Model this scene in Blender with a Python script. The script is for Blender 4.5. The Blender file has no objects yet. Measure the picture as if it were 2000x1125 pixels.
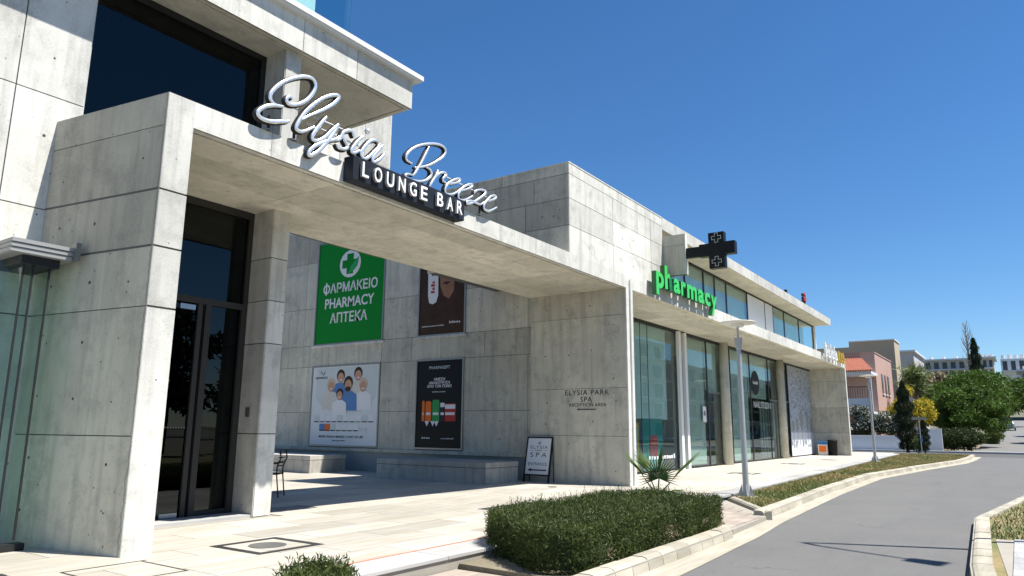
import bpy, math, random
from mathutils import Vector, Matrix, Quaternion
random.seed(11)
S = bpy.context.scene
COL = S.collection
# ------------------------------------------------------------------ camera
F_PX, YAW, PITCH, ROLL = 1403.6, 0.60618, 0.19285, 0.00813
CAMP = Vector((0, 0, 1.4))
_fw = Vector((math.cos(PITCH)*math.cos(YAW), math.cos(PITCH)*math.sin(YAW), math.sin(PITCH)))
_r0 = Vector((math.sin(YAW), -math.cos(YAW), 0)); _u0 = _r0.cross(_fw)
_rt = _r0*math.cos(ROLL)+_u0*math.sin(ROLL); _up = _u0*math.cos(ROLL)-_r0*math.sin(ROLL)
cam = bpy.data.cameras.new('camera'); camo = bpy.data.objects.new('camera', cam); COL.objects.link(camo)
cam.sensor_width = 36; cam.lens = F_PX/2000*36; cam.clip_start = .05; cam.clip_end = 6000
camo.matrix_world = Matrix(((_rt.x, _up.x, -_fw.x, CAMP.x), (_rt.y, _up.y, -_fw.y, CAMP.y), (_rt.z, _up.z, -_fw.z, CAMP.z), (0, 0, 0, 1)))
S.camera = camo
# ------------------------------------------------------------------ sky, sun, exposure
SUN = Vector((.38, -1, 2.08)).normalized()
W = bpy.data.worlds.new('World'); S.world = W; W.use_nodes = True
nt = W.node_tree; bg = nt.nodes['Background']
sky = nt.nodes.new('ShaderNodeTexSky'); sky.sky_type = 'NISHITA'; sky.sun_disc = False
sky.sun_elevation = math.asin(SUN.z); sky.sun_rotation = math.atan2(SUN.x, SUN.y)
sky.air_density = 1.0; sky.dust_density = .0; sky.ozone_density = 8.0; sky.altitude = 50
hs = nt.nodes.new('ShaderNodeHueSaturation'); hs.inputs['Saturation'].default_value = 1.14; nt.links.new(sky.outputs[0], hs.inputs['Color']); nt.links.new(hs.outputs[0], bg.inputs[0]); bg.inputs[1].default_value = .075
sl = bpy.data.lights.new('sun', 'SUN'); so = bpy.data.objects.new('sun', sl); COL.objects.link(so)
sl.energy = 5.0; sl.angle = math.radians(.53); sl.color = (1, .95, .87)
so.rotation_euler = (-SUN).to_track_quat('-Z', 'Y').to_euler()
S.view_settings.view_transform = 'Standard'; S.view_settings.look = 'None'
S.view_settings.exposure = .9; S.view_settings.gamma = 1

# ------------------------------------------------------------------ pixel helpers (2000x1125 photo)
def ray(x, y): return _fw*F_PX + _rt*(x-1000) + _up*(562.5-y)
def onz(x, y, z=0):
    d = ray(x, y); return CAMP + d*((z-CAMP.z)/d.z)
def ony(x, y, Y):
    d = ray(x, y); return CAMP + d*((Y-CAMP.y)/d.y)
def onx(x, y, X):
    d = ray(x, y); return CAMP + d*((X-CAMP.x)/d.x)

# ------------------------------------------------------------------ materials
MATS = {}
def nodes(name):
    m = bpy.data.materials.new(name); m.use_nodes = True; MATS[name] = m
    n = m.node_tree.nodes; l = m.node_tree.links; b = n['Principled BSDF']
    return m, n, l, b
def N(n, t, **kw):
    x = n.new(t)
    for k, v in kw.items():
        if k.startswith('i_'): x.inputs[k[2:].replace('_', ' ')].default_value = v
        else: setattr(x, k, v)
    return x
def mix(n, l, fac, a, b, mode='MIX'):
    m = n.new('ShaderNodeMix'); m.data_type = 'RGBA'; m.blend_type = mode
    def put(s, v):
        if isinstance(v, (tuple, list)): s.default_value = (*v[:3], 1)
        elif isinstance(v, (int, float)): s.default_value = v
        else: l.new(v, s)
    put(m.inputs[0], fac); put(m.inputs[6], a); put(m.inputs[7], b)
    return m.outputs[2]
def ramp(n, l, src, p0, p1, c0=0., c1=1.):
    r = n.new('ShaderNodeMapRange'); r.inputs[1].default_value = p0; r.inputs[2].default_value = p1
    r.inputs[3].default_value = c0; r.inputs[4].default_value = c1; l.new(src, r.inputs[0]); return r.outputs[0]
def noise(n, l, vec, scale, detail=4, rough=.55, map_scale=None):
    if map_scale:
        mp = n.new('ShaderNodeMapping'); mp.inputs['Scale'].default_value = map_scale; l.new(vec, mp.inputs[0]); vec = mp.outputs[0]
    t = n.new('ShaderNodeTexNoise'); t.inputs['Scale'].default_value = scale; t.inputs['Detail'].default_value = detail
    t.inputs['Roughness'].default_value = rough; l.new(vec, t.inputs['Vector']); return t.outputs[0]
def plain(name, col, rough=.6, metal=0., spec=.5, var=.0, scale=6.):
    if name.startswith(('print_', 'poster_')) or name in ('frame_dark', 'cross_black', 'sign_navy', 'black_metal', 'decal_black', 'bin_black', 'interior_dark', 'letter_side'): spec = .12
    m, n, l, b = nodes(name)
    b.inputs['Base Color'].default_value = (*col, 1); b.inputs['Roughness'].default_value = rough
    b.inputs['Metallic'].default_value = metal; b.inputs['Specular IOR Level'].default_value = spec
    if var:
        g = n.new('ShaderNodeNewGeometry'); f = noise(n, l, g.outputs['Position'], scale, 5)
        c = mix(n, l, f, [max(0, k*(1-var)) for k in col], [min(1, k*(1+var)) for k in col]); l.new(c, b.inputs['Base Color'])
    return m
def concrete(name, base, warm=(1, 1, .96), streak=1., stain=1.):
    m, n, l, b = nodes(name)
    g = n.new('ShaderNodeNewGeometry'); P = g.outputs['Position']; oi = n.new('ShaderNodeObjectInfo')
    big = noise(n, l, P, .55, 5, .6); mid = noise(n, l, P, 3.2, 6, .65)
    st = noise(n, l, P, 1.0, 5, .6, (7, 7, .55)); fine = noise(n, l, P, 60, 3, .7)
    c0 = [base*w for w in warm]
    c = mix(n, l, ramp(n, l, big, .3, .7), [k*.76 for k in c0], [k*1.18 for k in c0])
    c = mix(n, l, ramp(n, l, mid, .35, .75, 0, .55), c, [k*.72 for k in c0])
    c = mix(n, l, ramp(n, l, st, .47, .73, 0, .7*streak), c, [base*.46, base*.45, base*.41])
    pat = noise(n, l, P, 1.6, 8, .75); c = mix(n, l, ramp(n, l, pat, .51, .69, 0, .68*stain), c, [base*.42, base*.41, base*.38])
    c = mix(n, l, ramp(n, l, fine, .3, .7, 0, .35), c, [k*1.3 for k in c0])
    sp2 = noise(n, l, P, 22, 5, .8); c = mix(n, l, ramp(n, l, sp2, .60, .70, 0, .6*stain), c, [base*.36, base*.35, base*.32])
    # bug holes
    vo = n.new('ShaderNodeTexVoronoi'); vo.inputs['Scale'].default_value = 5.5; l.new(P, vo.inputs['Vector'])
    sel = noise(n, l, P, 2.3, 2)
    mlt = n.new('ShaderNodeMath'); mlt.operation = 'MULTIPLY'
    l.new(ramp(n, l, vo.outputs['Distance'], .05, .085, 1, 0), mlt.inputs[0]); l.new(ramp(n, l, sel, .47, .53), mlt.inputs[1])
    c = mix(n, l, mlt.outputs[0], c, [base*.22]*3)
    tone = ramp(n, l, oi.outputs['Random'], 0, 1, .80, 1.10)
    hsv = n.new('ShaderNodeHueSaturation'); l.new(tone, hsv.inputs['Value']); l.new(c, hsv.inputs['Color'])
    l.new(hsv.outputs[0], b.inputs['Base Color'])
    b.inputs['Roughness'].default_value = .82; b.inputs['Specular IOR Level'].default_value = .3
    bp = n.new('ShaderNodeBump'); bp.inputs['Strength'].default_value = .25; bp.inputs['Distance'].default_value = .01
    sub = n.new('ShaderNodeMath'); sub.operation = 'SUBTRACT'; l.new(mid, sub.inputs[0]); l.new(mlt.outputs[0], sub.inputs[1])
    l.new(sub.outputs[0], bp.inputs['Height']); l.new(bp.outputs[0], b.inputs['Normal'])
    return m
def glass(name, tint, refl=1.0, rough=0.0):
    m = bpy.data.materials.new(name); m.use_nodes = True; MATS[name] = m
    n = m.node_tree.nodes; l = m.node_tree.links; n.clear()
    o = n.new('ShaderNodeOutputMaterial'); mx = n.new('ShaderNodeMixShader'); t = n.new('ShaderNodeBsdfTransparent')
    g = n.new('ShaderNodeBsdfGlossy'); lw = n.new('ShaderNodeLayerWeight'); fr = n.new('ShaderNodeMath'); fr.operation = 'POWER'; fr.inputs[1].default_value = 4.2; l.new(lw.outputs['Facing'], fr.inputs[0]); lw.inputs['Blend'].default_value = .5
    t.inputs[0].default_value = (*tint, 1); g.inputs['Roughness'].default_value = rough; g.inputs[0].default_value = (.9, .97, 1, 1)
    k = n.new('ShaderNodeMath'); k.operation = 'MULTIPLY_ADD'; k.inputs[1].default_value = .9*refl; k.inputs[2].default_value = .045*refl
    k.use_clamp = True
    # gentle waviness of the panes
    ge = n.new('ShaderNodeNewGeometry'); f = noise(n, l, ge.outputs['Position'], .7, 2)
    bp = n.new('ShaderNodeBump'); bp.inputs['Strength'].default_value = .05; bp.inputs['Distance'].default_value = .05
    l.new(f, bp.inputs['Height']); l.new(bp.outputs[0], g.inputs['Normal'])
    l.new(fr.outputs[0], k.inputs[0]); l.new(k.outputs[0], mx.inputs[0]); l.new(t.outputs[0], mx.inputs[1]); l.new(g.outputs[0], mx.inputs[2])
    l.new(mx.outputs[0], o.inputs[0]); return m
def foliage(name, c0, c1, trans=.35, scale=1.2):
    m = bpy.data.materials.new(name); m.use_nodes = True; MATS[name] = m
    n = m.node_tree.nodes; l = m.node_tree.links; n.clear()
    o = n.new('ShaderNodeOutputMaterial'); g = n.new('ShaderNodeNewGeometry')
    f = noise(n, l, g.outputs['Position'], scale, 6, .7)
    c = mix(n, l, ramp(n, l, f, .32, .68), c0, c1)
    c = mix(n, l, ramp(n, l, g.outputs['Random Per Island'], 0, 1, 0, .6), c, [k*1.35 for k in c1])
    d = n.new('ShaderNodeBsdfPrincipled'); d.inputs['Roughness'].default_value = .55; d.inputs['Specular IOR Level'].default_value = .25
    t = n.new('ShaderNodeBsdfTranslucent'); mx = n.new('ShaderNodeMixShader'); mx.inputs[0].default_value = trans
    l.new(c, d.inputs['Base Color']); l.new(c, t.inputs[0]); l.new(d.outputs[0], mx.inputs[1]); l.new(t.outputs[0], mx.inputs[2])
    l.new(mx.outputs[0], o.inputs[0]); return m

concrete('concrete', .62, (1, .99, .91)); concrete('concrete_shade', .52, (1, .965, .81)); concrete('concrete_soffit', .66, (1.0, .95, .79), .5); concrete('roof_gravel', .11)  # second one: same concrete with the shade of the left-facing sides in its colour
concrete('bench_concrete', .42, (1, .97, .88))
plain('joint', (.10, .10, .095), .9); plain('tie_hole', (.07, .07, .065), .95)
def stone_mat(name, c0, c1, rough=.55):
    m, n, l, b = nodes(name); g = n.new('ShaderNodeNewGeometry'); P = g.outputs['Position']; oi = n.new('ShaderNodeObjectInfo')
    v = noise(n, l, P, 2.2, 6, .6, (.5, 5, 5)); f = noise(n, l, P, .4, 3)
    c = mix(n, l, ramp(n, l, v, .35, .7), c0, c1); c = mix(n, l, ramp(n, l, f, .4, .7, 0, .35), c, [k*.8 for k in c1])
    h = n.new('ShaderNodeHueSaturation'); l.new(ramp(n, l, oi.outputs['Random'], 0, 1, .74, 1.06), h.inputs['Value']); l.new(c, h.inputs['Color'])
    l.new(h.outputs[0], b.inputs['Base Color']); b.inputs['Roughness'].default_value = rough; return m
stone_mat('travertine', (.53, .515, .475), (.41, .365, .28)); stone_mat('edge_stone', (.46, .46, .45), (.36, .36, .35))
stone_mat('kerb_stone', (.47, .44, .36), (.34, .31, .24), .85); stone_mat('paver', (.42, .36, .30), (.33, .28, .235), .85)
plain('joint_sand', (.30, .28, .24), .95, var=.2); plain('black_inlay', (.03, .03, .03), .5); plain('red_strip', (.45, .16, .10), .8, var=.25)
def asphalt(name, base):
    m, n, l, b = nodes(name); g = n.new('ShaderNodeNewGeometry'); P = g.outputs['Position']
    a = noise(n, l, P, 90, 3, .8); c_ = noise(n, l, P, .6, 5, .6)
    c = mix(n, l, ramp(n, l, a, .3, .7), [base*.6]*3, [base*1.4, base*1.4, base*1.36]); c = mix(n, l, ramp(n, l, c_, .35, .7, 0, .5), c, [base*1.25, base*1.25, base*1.18])
    st = noise(n, l, P, .9, 6, .7, (.35, 1.6, 1)); c = mix(n, l, ramp(n, l, st, .52, .72, 0, .4), c, [base*.75]*3)
    sp = noise(n, l, P, 7, 4, .7); c = mix(n, l, ramp(n, l, sp, .64, .72, 0, .6), c, [base*.5]*3)
    vo = n.new('ShaderNodeTexVoronoi'); vo.feature = 'DISTANCE_TO_EDGE'; vo.inputs['Scale'].default_value = .33
    wv = n.new('ShaderNodeVectorMath'); wv.operation = 'ADD'; nz = n.new('ShaderNodeTexNoise'); nz.inputs['Scale'].default_value = 1.3; nz.inputs['Detail'].default_value = 6; l.new(P, nz.inputs['Vector']); l.new(P, wv.inputs[0]); l.new(nz.outputs['Color'], wv.inputs[1]); l.new(wv.outputs[0], vo.inputs['Vector'])
    msk = n.new('ShaderNodeMath'); msk.operation = 'MULTIPLY'; l.new(ramp(n, l, vo.outputs['Distance'], .002, .006, 1, 0), msk.inputs[0]); l.new(ramp(n, l, c_, .55, .62), msk.inputs[1]); c = mix(n, l, msk.outputs[0], c, [base*.6]*3)
    l.new(c, b.inputs['Base Color']); b.inputs['Roughness'].default_value = .85
    bp = n.new('ShaderNodeBump'); bp.inputs['Strength'].default_value = .5; bp.inputs['Distance'].default_value = .006; l.new(a, bp.inputs['Height']); l.new(bp.outputs[0], b.inputs['Normal'])
asphalt('asphalt', .115); asphalt('asphalt_dark', .075); asphalt('lane_paving', .15)
def soil(name, a, b_, c_):
    m, n, l, b = nodes(name); g = n.new('ShaderNodeNewGeometry'); P = g.outputs['Position']
    f = noise(n, l, P, .55, 5, .65); h = noise(n, l, P, 18, 4, .7)
    c = mix(n, l, ramp(n, l, f, .4, .62), a, b_); c = mix(n, l, ramp(n, l, h, .4, .7, 0, .6), c, c_)
    l.new(c, b.inputs['Base Color']); b.inputs['Roughness'].default_value = .95
soil('lawn_soil', (.13, .145, .045), (.30, .22, .11), (.09, .09, .035)); soil('ground_soil', (.22, .19, .14), (.16, .14, .09), (.12, .11, .07)); soil('hill_soil', (.10, .11, .07), (.17, .15, .10), (.06, .07, .04))
m_, n_, l_, b_ = nodes('grass'); g_ = n_.new('ShaderNodeNewGeometry'); f_ = noise(n_, l_, g_.outputs['Position'], .55, 5, .65)
c_ = mix(n_, l_, ramp(n_, l_, f_, .42, .60), (.13, .165, .04), (.36, .265, .12)); c_ = mix(n_, l_, ramp(n_, l_, g_.outputs['Random Per Island'], 0, 1, 0, .5), c_, (.21, .21, .075))
l_.new(c_, b_.inputs['Base Color']); b_.inputs['Roughness'].default_value = .7
plain('grass_green', (.085, .13, .03), .7, var=.4, scale=2)
glass('glass_clear', (.86, .93, .91), .7); glass('glass_dark', (.25, .29, .30), .65); glass('glass_teal', (.80, .91, .88), .7); glass('glass_blue', (.85, .95, .96), .5)
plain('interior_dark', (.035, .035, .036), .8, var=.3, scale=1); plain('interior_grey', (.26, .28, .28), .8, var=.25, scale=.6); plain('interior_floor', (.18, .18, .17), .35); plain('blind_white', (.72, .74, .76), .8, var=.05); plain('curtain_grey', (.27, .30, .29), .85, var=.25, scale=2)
plain('frame_grey', (.23, .23, .22), .4, .6); plain('frame_dark', (.025, .026, .027), .45); plain('frame_mid', (.06, .065, .065), .5, 0, .2); plain('bronze', (.045, .043, .04), .5, .1, .15); plain('film_teal', (.46, .56, .56), .8, var=.2, scale=.9); plain('film_grey', (.42, .47, .44), .8, var=.25, scale=.8); plain('frame_white', (.75, .76, .76), .45); plain('steel', (.42, .43, .44), .35, .85, var=.1)
plain('aluminium', (.34, .34, .33), .45, .3); plain('black_metal', (.015, .015, .016), .4); plain('white_paint', (.78, .78, .76), .5, var=.06); plain('cap_metal', (.74, .74, .73), .4, .1)
plain('lamp_grey', (.40, .42, .43), .45, .3, var=.1, scale=4); plain('lamp_disc', (.70, .69, .64), .5)
plain('chrome', (.88, .88, .86), .24, .7); plain('letter_white', (.86, .86, .84), .35); plain('letter_side', (.03, .03, .032), .4); plain('sign_navy', (.022, .026, .034), .42, var=.2)
plain('neon_green', (.05, .52, .10), .4); plain('letter_green_side', (.01, .12, .03), .4); plain('cross_black', (.012, .013, .014), .35); plain('led_off', (.45, .48, .46), .4)
plain('poster_green', (.0, .215, .02), .5, var=.06); plain('print_white', (.72, .73, .74), .5); plain('print_leaf', (.03, .35, .10), .5); plain('poster_white', (.66, .68, .70), .45); plain('poster_black', (.006, .006, .007), .35)
plain('print_dark', (.03, .03, .035), .5); plain('print_blue', (.10, .22, .46), .5, var=.2, scale=9); plain('print_skin', (.50, .29, .20), .5, var=.15, scale=9); plain('print_hair', (.05, .03, .02), .5); plain('print_blond', (.55, .45, .32), .5); plain('print_beard', (.06, .035, .025), .5)
plain('print_cream', (.60, .57, .52), .5, var=.1, scale=8); plain('print_bg', (.56, .61, .61), .5, var=.12, scale=2); plain('print_orange', (.75, .16, .03), .5); plain('print_red', (.45, .045, .04), .5); plain('print_product_green', (.04, .30, .08), .5); plain('print_brown', (.055, .028, .018), .5, var=.5, scale=3); plain('print_skin_dark', (.30, .15, .09), .5, var=.25, scale=3); plain('print_teal', (.02, .22, .22), .5); plain('print_sky', (.10, .28, .55), .5); plain('print_yellow', (.75, .55, .06), .5)
plain('frost_panel', (.40, .44, .50), .5, var=.45, scale=5); plain('frost_light', (.66, .69, .74), .5); plain('decal_black', (.02, .02, .02), .5); plain('gold', (.70, .48, .08), .35, .5); plain('bin_blue', (.02, .12, .30), .5); plain('bin_black', (.012, .012, .013), .5)
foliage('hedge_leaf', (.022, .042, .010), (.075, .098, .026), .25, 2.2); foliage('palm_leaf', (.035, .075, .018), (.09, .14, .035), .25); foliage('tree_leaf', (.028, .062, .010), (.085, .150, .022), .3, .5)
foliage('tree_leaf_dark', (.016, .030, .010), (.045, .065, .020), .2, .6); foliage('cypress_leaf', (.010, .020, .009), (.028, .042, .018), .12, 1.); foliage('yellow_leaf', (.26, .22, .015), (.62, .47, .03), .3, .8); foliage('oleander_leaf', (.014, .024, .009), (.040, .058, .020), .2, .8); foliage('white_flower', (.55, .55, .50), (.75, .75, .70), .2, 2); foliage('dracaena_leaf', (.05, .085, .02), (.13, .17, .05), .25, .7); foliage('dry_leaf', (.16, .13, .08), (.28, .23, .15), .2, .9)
plain('bark', (.12, .09, .065), .9, var=.35, scale=8); plain('bare_bark', (.34, .31, .28), .9, var=.2)
plain('pink_render', (.46, .30, .25), .85, var=.1, scale=.6); plain('beige_render', (.44, .37, .26), .85, var=.1, scale=.5); plain('roof_tile', (.27, .085, .05), .85, var=.6, scale=5); plain('white_render', (.62, .64, .66), .8, var=.12, scale=.7); plain('window_dark', (.03, .035, .04), .2); plain('brown_dark', (.09, .055, .04), .7); plain('far_render', (.46, .44, .42), .85, var=.15, scale=.15)
plain('car_paint', (.30, .32, .34), .3, .3); plain('tyre', (.02, .02, .02), .8); plain('solar', (.05, .06, .08), .3, .3)

# ------------------------------------------------------------------ mesh builder
class MB:
    def __init__(s): s.v = []; s.f = []; s.m = []
    def add(s, vs, fs, mi=0):
        o = len(s.v); s.v += [tuple(p) for p in vs]; s.f += [tuple(i+o for i in f) for f in fs]; s.m += [mi]*len(fs); return s
    def hexa(s, p, mi=0):   # p: 4 bottom (ccw from above) + 4 top
        return s.add(p, [(3, 2, 1, 0), (4, 5, 6, 7), (0, 1, 5, 4), (1, 2, 6, 5), (2, 3, 7, 6), (3, 0, 4, 7)], mi)
    def box(s, x0, x1, y0, y1, z0, z1, mi=0):
        return s.hexa([(x0, y0, z0), (x1, y0, z0), (x1, y1, z0), (x0, y1, z0), (x0, y0, z1), (x1, y0, z1), (x1, y1, z1), (x0, y1, z1)], mi)
    def prism(s, poly, z0, z1, mi=0):
        n = len(poly); a = sum(poly[i][0]*poly[(i+1) % n][1]-poly[(i+1) % n][0]*poly[i][1] for i in range(n))
        if a < 0: poly = poly[::-1]
        vs = [(x, y, z0) for x, y in poly]+[(x, y, z1) for x, y in poly]
        fs = [tuple(range(n))[::-1], tuple(range(n, 2*n))]+[(i, (i+1) % n, n+(i+1) % n, n+i) for i in range(n)]
        return s.add(vs, fs, mi)
    def slab(s, O, U, V, Nn, u0, u1, v0, v1, d0, d1, mi=0):  # oriented box, d along normal
        def P(u, v, d): return O+U*u+V*v+Nn*d
        return s.hexa([P(u0, v0, d0), P(u1, v0, d0), P(u1, v1, d0), P(u0, v1, d0), P(u0, v0, d1), P(u1, v0, d1), P(u1, v1, d1), P(u0, v1, d1)], mi)
    def tube(s, pts, r, n=8, mi=0, caps=True, squash=None, nrm=None):
        pts = [Vector(p) for p in pts]; rs = r if isinstance(r, (list, tuple)) else [r]*len(pts); rings = []
        for i, p in enumerate(pts):
            t = (pts[min(i+1, len(pts)-1)]-pts[max(i-1, 0)]).normalized()
            a = Vector(nrm) if nrm else (Vector((0, 0, 1)) if abs(t.z) < .95 else Vector((1, 0, 0)))
            b = t.cross(a).normalized(); a = b.cross(t).normalized(); k = squash or 1
            rings.append([p+(b*math.cos(2*math.pi*j/n)+a*math.sin(2*math.pi*j/n)*k)*rs[i] for j in range(n)])
        o = len(s.v); s.v += [tuple(q) for R_ in rings for q in R_]
        for i in range(len(pts)-1):
            for j in range(n):
                s.f.append((o+i*n+j, o+i*n+(j+1) % n, o+(i+1)*n+(j+1) % n, o+(i+1)*n+j)); s.m.append(mi)
        if caps:
            s.f.append(tuple(o+j for j in range(n))[::-1]); s.m.append(mi); e = o+(len(pts)-1)*n
            s.f.append(tuple(e+j for j in range(n))); s.m.append(mi)
        return s
    def lathe(s, prof, c, n=20, mi=0):
        o = len(s.v)
        for r, z in prof:
            for j in range(n): s.v.append((c[0]+r*math.cos(2*math.pi*j/n), c[1]+r*math.sin(2*math.pi*j/n), c[2]+z))
        for i in range(len(prof)-1):
            for j in range(n): s.f.append((o+i*n+j, o+i*n+(j+1) % n, o+(i+1)*n+(j+1) % n, o+(i+1)*n+j)); s.m.append(mi)
        s.f.append(tuple(o+j for j in range(n))[::-1]); s.m.append(mi); e = o+(len(prof)-1)*n; s.f.append(tuple(e+j for j in range(n))); s.m.append(mi)
        return s
    def poly(s, pts, mi=0): return s.add(pts, [tuple(range(len(pts)))], mi)
    def build(s, name, mat, parent=None, smooth=False, bevel=0):
        me = bpy.data.meshes.new(name); me.from_pydata(s.v, [], s.f)
        for k in (mat if isinstance(mat, (list, tuple)) else [mat]): me.materials.append(MATS[k])
        if any(s.m): me.polygons.foreach_set('material_index', s.m)
        if smooth: me.polygons.foreach_set('use_smooth', [True]*len(s.f))
        me.update(); o = bpy.data.objects.new(name, me); COL.objects.link(o)
        if parent: o.parent = parent
        if bevel:
            b = o.modifiers.new('bevel', 'BEVEL'); b.width = bevel; b.segments = 2; b.limit_method = 'ANGLE'
        return o
def tag(o, label=None, cat=None, group=None, kind=None):
    if label: o['label'] = label
    if cat: o['category'] = cat
    if group: o['group'] = group
    if kind: o['kind'] = kind
    return o
def thing(name, label, cat, group=None):
    e = bpy.data.objects.new(name, None); COL.objects.link(e); e.empty_display_size = .2
    return tag(e, label, cat, group)
def box(name, mat, parent, *a, bevel=0): return MB().box(*a).build(name, mat, parent, bevel=bevel)
def struct(o): o['kind'] = 'structure'; return o
XV, YV, ZV = Vector((1, 0, 0)), Vector((0, 1, 0)), Vector((0, 0, 1))

def panels(part, mat, O, U, V, Nn, us, vs, skip=None, gap=.008, proud=.014, stagger=None, holes=None, name='concrete_panel'):
    """formwork panels as separate pieces on a backing part"""
    for j in range(len(vs)-1):
        uu = stagger(j) if stagger else us
        for i in range(len(uu)-1):
            u0 = uu[i]+(gap if i else 0); u1 = uu[i+1]-(gap if i < len(uu)-2 else 0)
            v0 = vs[j]+(gap if j else 0); v1 = vs[j+1]-(gap if j < len(vs)-2 else 0)
            if skip and skip(u0, u1, v0, v1): continue
            MB().slab(O, U, V, Nn, u0, u1, v0, v1, -.02, proud).build(name, mat, part)
    if holes:
        mb = MB()
        for (u, v) in holes:
            if random.random() < .22: continue
            c = O+U*(u+random.uniform(-.05, .05))+V*(v+random.uniform(-.06, .06))+Nn*(proud+.002); n = 9; r = random.uniform(.010, .023)
            mb.poly([c+U*(r*math.cos(2*math.pi*k/n))+V*(r*math.sin(2*math.pi*k/n)) for k in range(n)])
        h = mb.build('tie_hole_pattern', 'tie_hole', part); h['kind'] = 'stuff'

def text(body, O, U, V, Nn, width=None, height=None, mat='print_white', parent=None, name='lettering', extrude=0., offset=0., d=.004, side=None, align='CENTER', space=1.0, shear=0.):
    cu = bpy.data.curves.new('t', 'FONT'); cu.body = body; cu.align_x = align; cu.extrude = extrude/max(height or 1, 1e-6) if False else 0; cu.offset = offset; cu.space_character = space; cu.shear = shear
    to = bpy.data.objects.new('t', cu); COL.objects.link(to); bpy.context.view_layer.update()
    me0 = bpy.data.meshes.new_from_object(to.evaluated_get(bpy.context.evaluated_depsgraph_get())); bpy.data.objects.remove(to)
    xs = [v.co.x for v in me0.vertices]; ys = [v.co.y for v in me0.vertices]
    if not xs: return None
    x0, x1, y0, y1 = min(xs), max(xs), min(ys), max(ys)
    sx = width/(x1-x0) if width else None; sy = height/(y1-y0) if height else sx
    if sx is None: sx = sy
    cx = (x0+x1)/2 if align == 'CENTER' else x0
    vs = [(O+U*((v.co.x-cx)*sx)+V*((v.co.y-y0)*sy)) for v in me0.vertices]; fs = [tuple(p.vertices) for p in me0.polygons]
    mb = MB(); n = len(vs)
    mb.add([p+Nn*(d+extrude) for p in vs], fs, 0)
    if extrude:
        cnt = {}
        for f in fs:
            for a, b in zip(f, f[1:]+f[:1]): cnt[(a, b)] = 1
        mb.v += [tuple(p+Nn*d) for p in vs]
        for (a, b) in cnt:
            if (b, a) not in cnt: mb.f.append((a, n+a, n+b, b)); mb.m.append(1)
        mb.f += [tuple(i+n for i in f)[::-1] for f in fs]; mb.m += [1]*len(fs)
    bpy.data.meshes.remove(me0)
    return mb.build(name, [mat, side or mat], parent)

def marks(O, U, V, Nn, width, height, mat, parent, n=9, d=.004, extrude=.0015, name='illegible_print'):
    mb = MB(); x = -width/2; p = width/n; rr = random.Random(int(width*1000)+n)
    for k in range(n):
        w = p*rr.uniform(.5, .78); h = height*rr.choice((.62, .7, .95)); mb.slab(O, U, V, Nn, x, x+w, 0, h, d, d+extrude); x += p
    o = mb.build(name, mat, parent); o['kind'] = 'stuff'; return o

# =================================================================== GROUND
struct(MB().poly([(-800, -900, -.30), (3000, -900, -.30), (3000, 1500, -.30), (-800, 1500, -.30)]).build('ground', 'ground_soil'))
struct(MB().poly([(-40, -14, -.18), (56.5, -14, -.18), (56.5, 7.6, -.18), (-40, 5.3, -.18)]).build('road', 'asphalt'))
struct(MB().poly([(56.5, -90, -.176), (65, -90, -.176), (65, 60, -.176), (56.5, 60, -.176)]).build('cross_street', 'asphalt_dark'))
# terrace
ter = struct(MB().prism([(-6, 5.35), (8.2, 5.35), (16.0, 5.42), (18.4, 5.52), (51.5, 6.40), (55.5, 7.6), (55.5, 24), (-6, 24)], -.29, -.014).build('terrace', 'joint_sand'))
sl_w, sl_l = .56, 1.7
sm = {}
cnt_sl = 0
y = 5.88; row = 0
while y < 16.5:
    x = 1.5 - (row % 3)*.52
    while x < 17.0:
        xa, xb = x+.005, min(x+sl_l, 17.0)-.005; ya, yb = y+.006, y+sl_w-.006
        vis = xb > .36*y-.3 and xb > 2.3 and (xa < 17) and not (yb > 10.1 and xa < 7.4) and not (y > 13 and xa < .62*y)
        if vis and cnt_sl < 296:
            MB().box(xa, xb, ya, yb, -.03, 0).build('paving_slab', 'travertine', ter); cnt_sl += 1
        x += sl_l
    y += sl_w; row += 1
# slabs beyond the counted ones: one joined part
mb = MB()
def far_slabs(x0, x1, y0f, y1):
    y = y1
    r = 0
    while y > 5:
        x = x0-(r % 3)*.5
        while x < x1:
            xa, xb = max(x, x0)+.006, min(x+sl_l, x1)-.006
            lo = y0f((xa+xb)/2)
            if xb > xa and y > lo+.05: mb.box(xa, xb, max(y-sl_w, lo)+.006, y-.006, -.03, 0)
            x += sl_l
        y -= sl_w; r += 1
far_slabs(17.0, 55.0, lambda x: (5.88 if x < 18 else 5.9+(x-18)*.027), 10.12)
fs_ = mb.build('paving_slabs', 'travertine', ter); fs_['kind'] = 'stuff'
mb = MB()
yy = 16.6
while yy < 23.5:
    xx = 8.
    while xx < 17: mb.box(xx+.006, xx+sl_l-.006, yy+.006, yy+sl_w-.006, -.03, 0); xx += sl_l
    yy += sl_w
o = mb.build('courtyard_slabs', 'travertine', ter); o['kind'] = 'stuff'
for i in range(7):   # edge band left of the hedge
    x0 = -1+i*1.5; MB().box(x0+.004, x0+1.496, 5.33, 5.84, -.03, .003).build('edge_slab', 'edge_stone', ter)
for i in range(30):
    x0 = 10.9+i*1.4; f = lambda x: 5.40+max(0, x-16)*.0275
    MB().hexa([(x0+.004, f(x0)-.02, -.04), (x0+1.396, f(x0+1.4)-.02, -.04), (x0+1.396, f(x0+1.4)+.42, -.04), (x0+.004, f(x0)+.42, -.04), (x0+.004, f(x0)-.02, .003), (x0+1.396, f(x0+1.4)-.02, .003), (x0+1.396, f(x0+1.4)+.42, .003), (x0+.004, f(x0)+.42, .003)]).build('edge_slab', 'edge_stone', ter)
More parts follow.
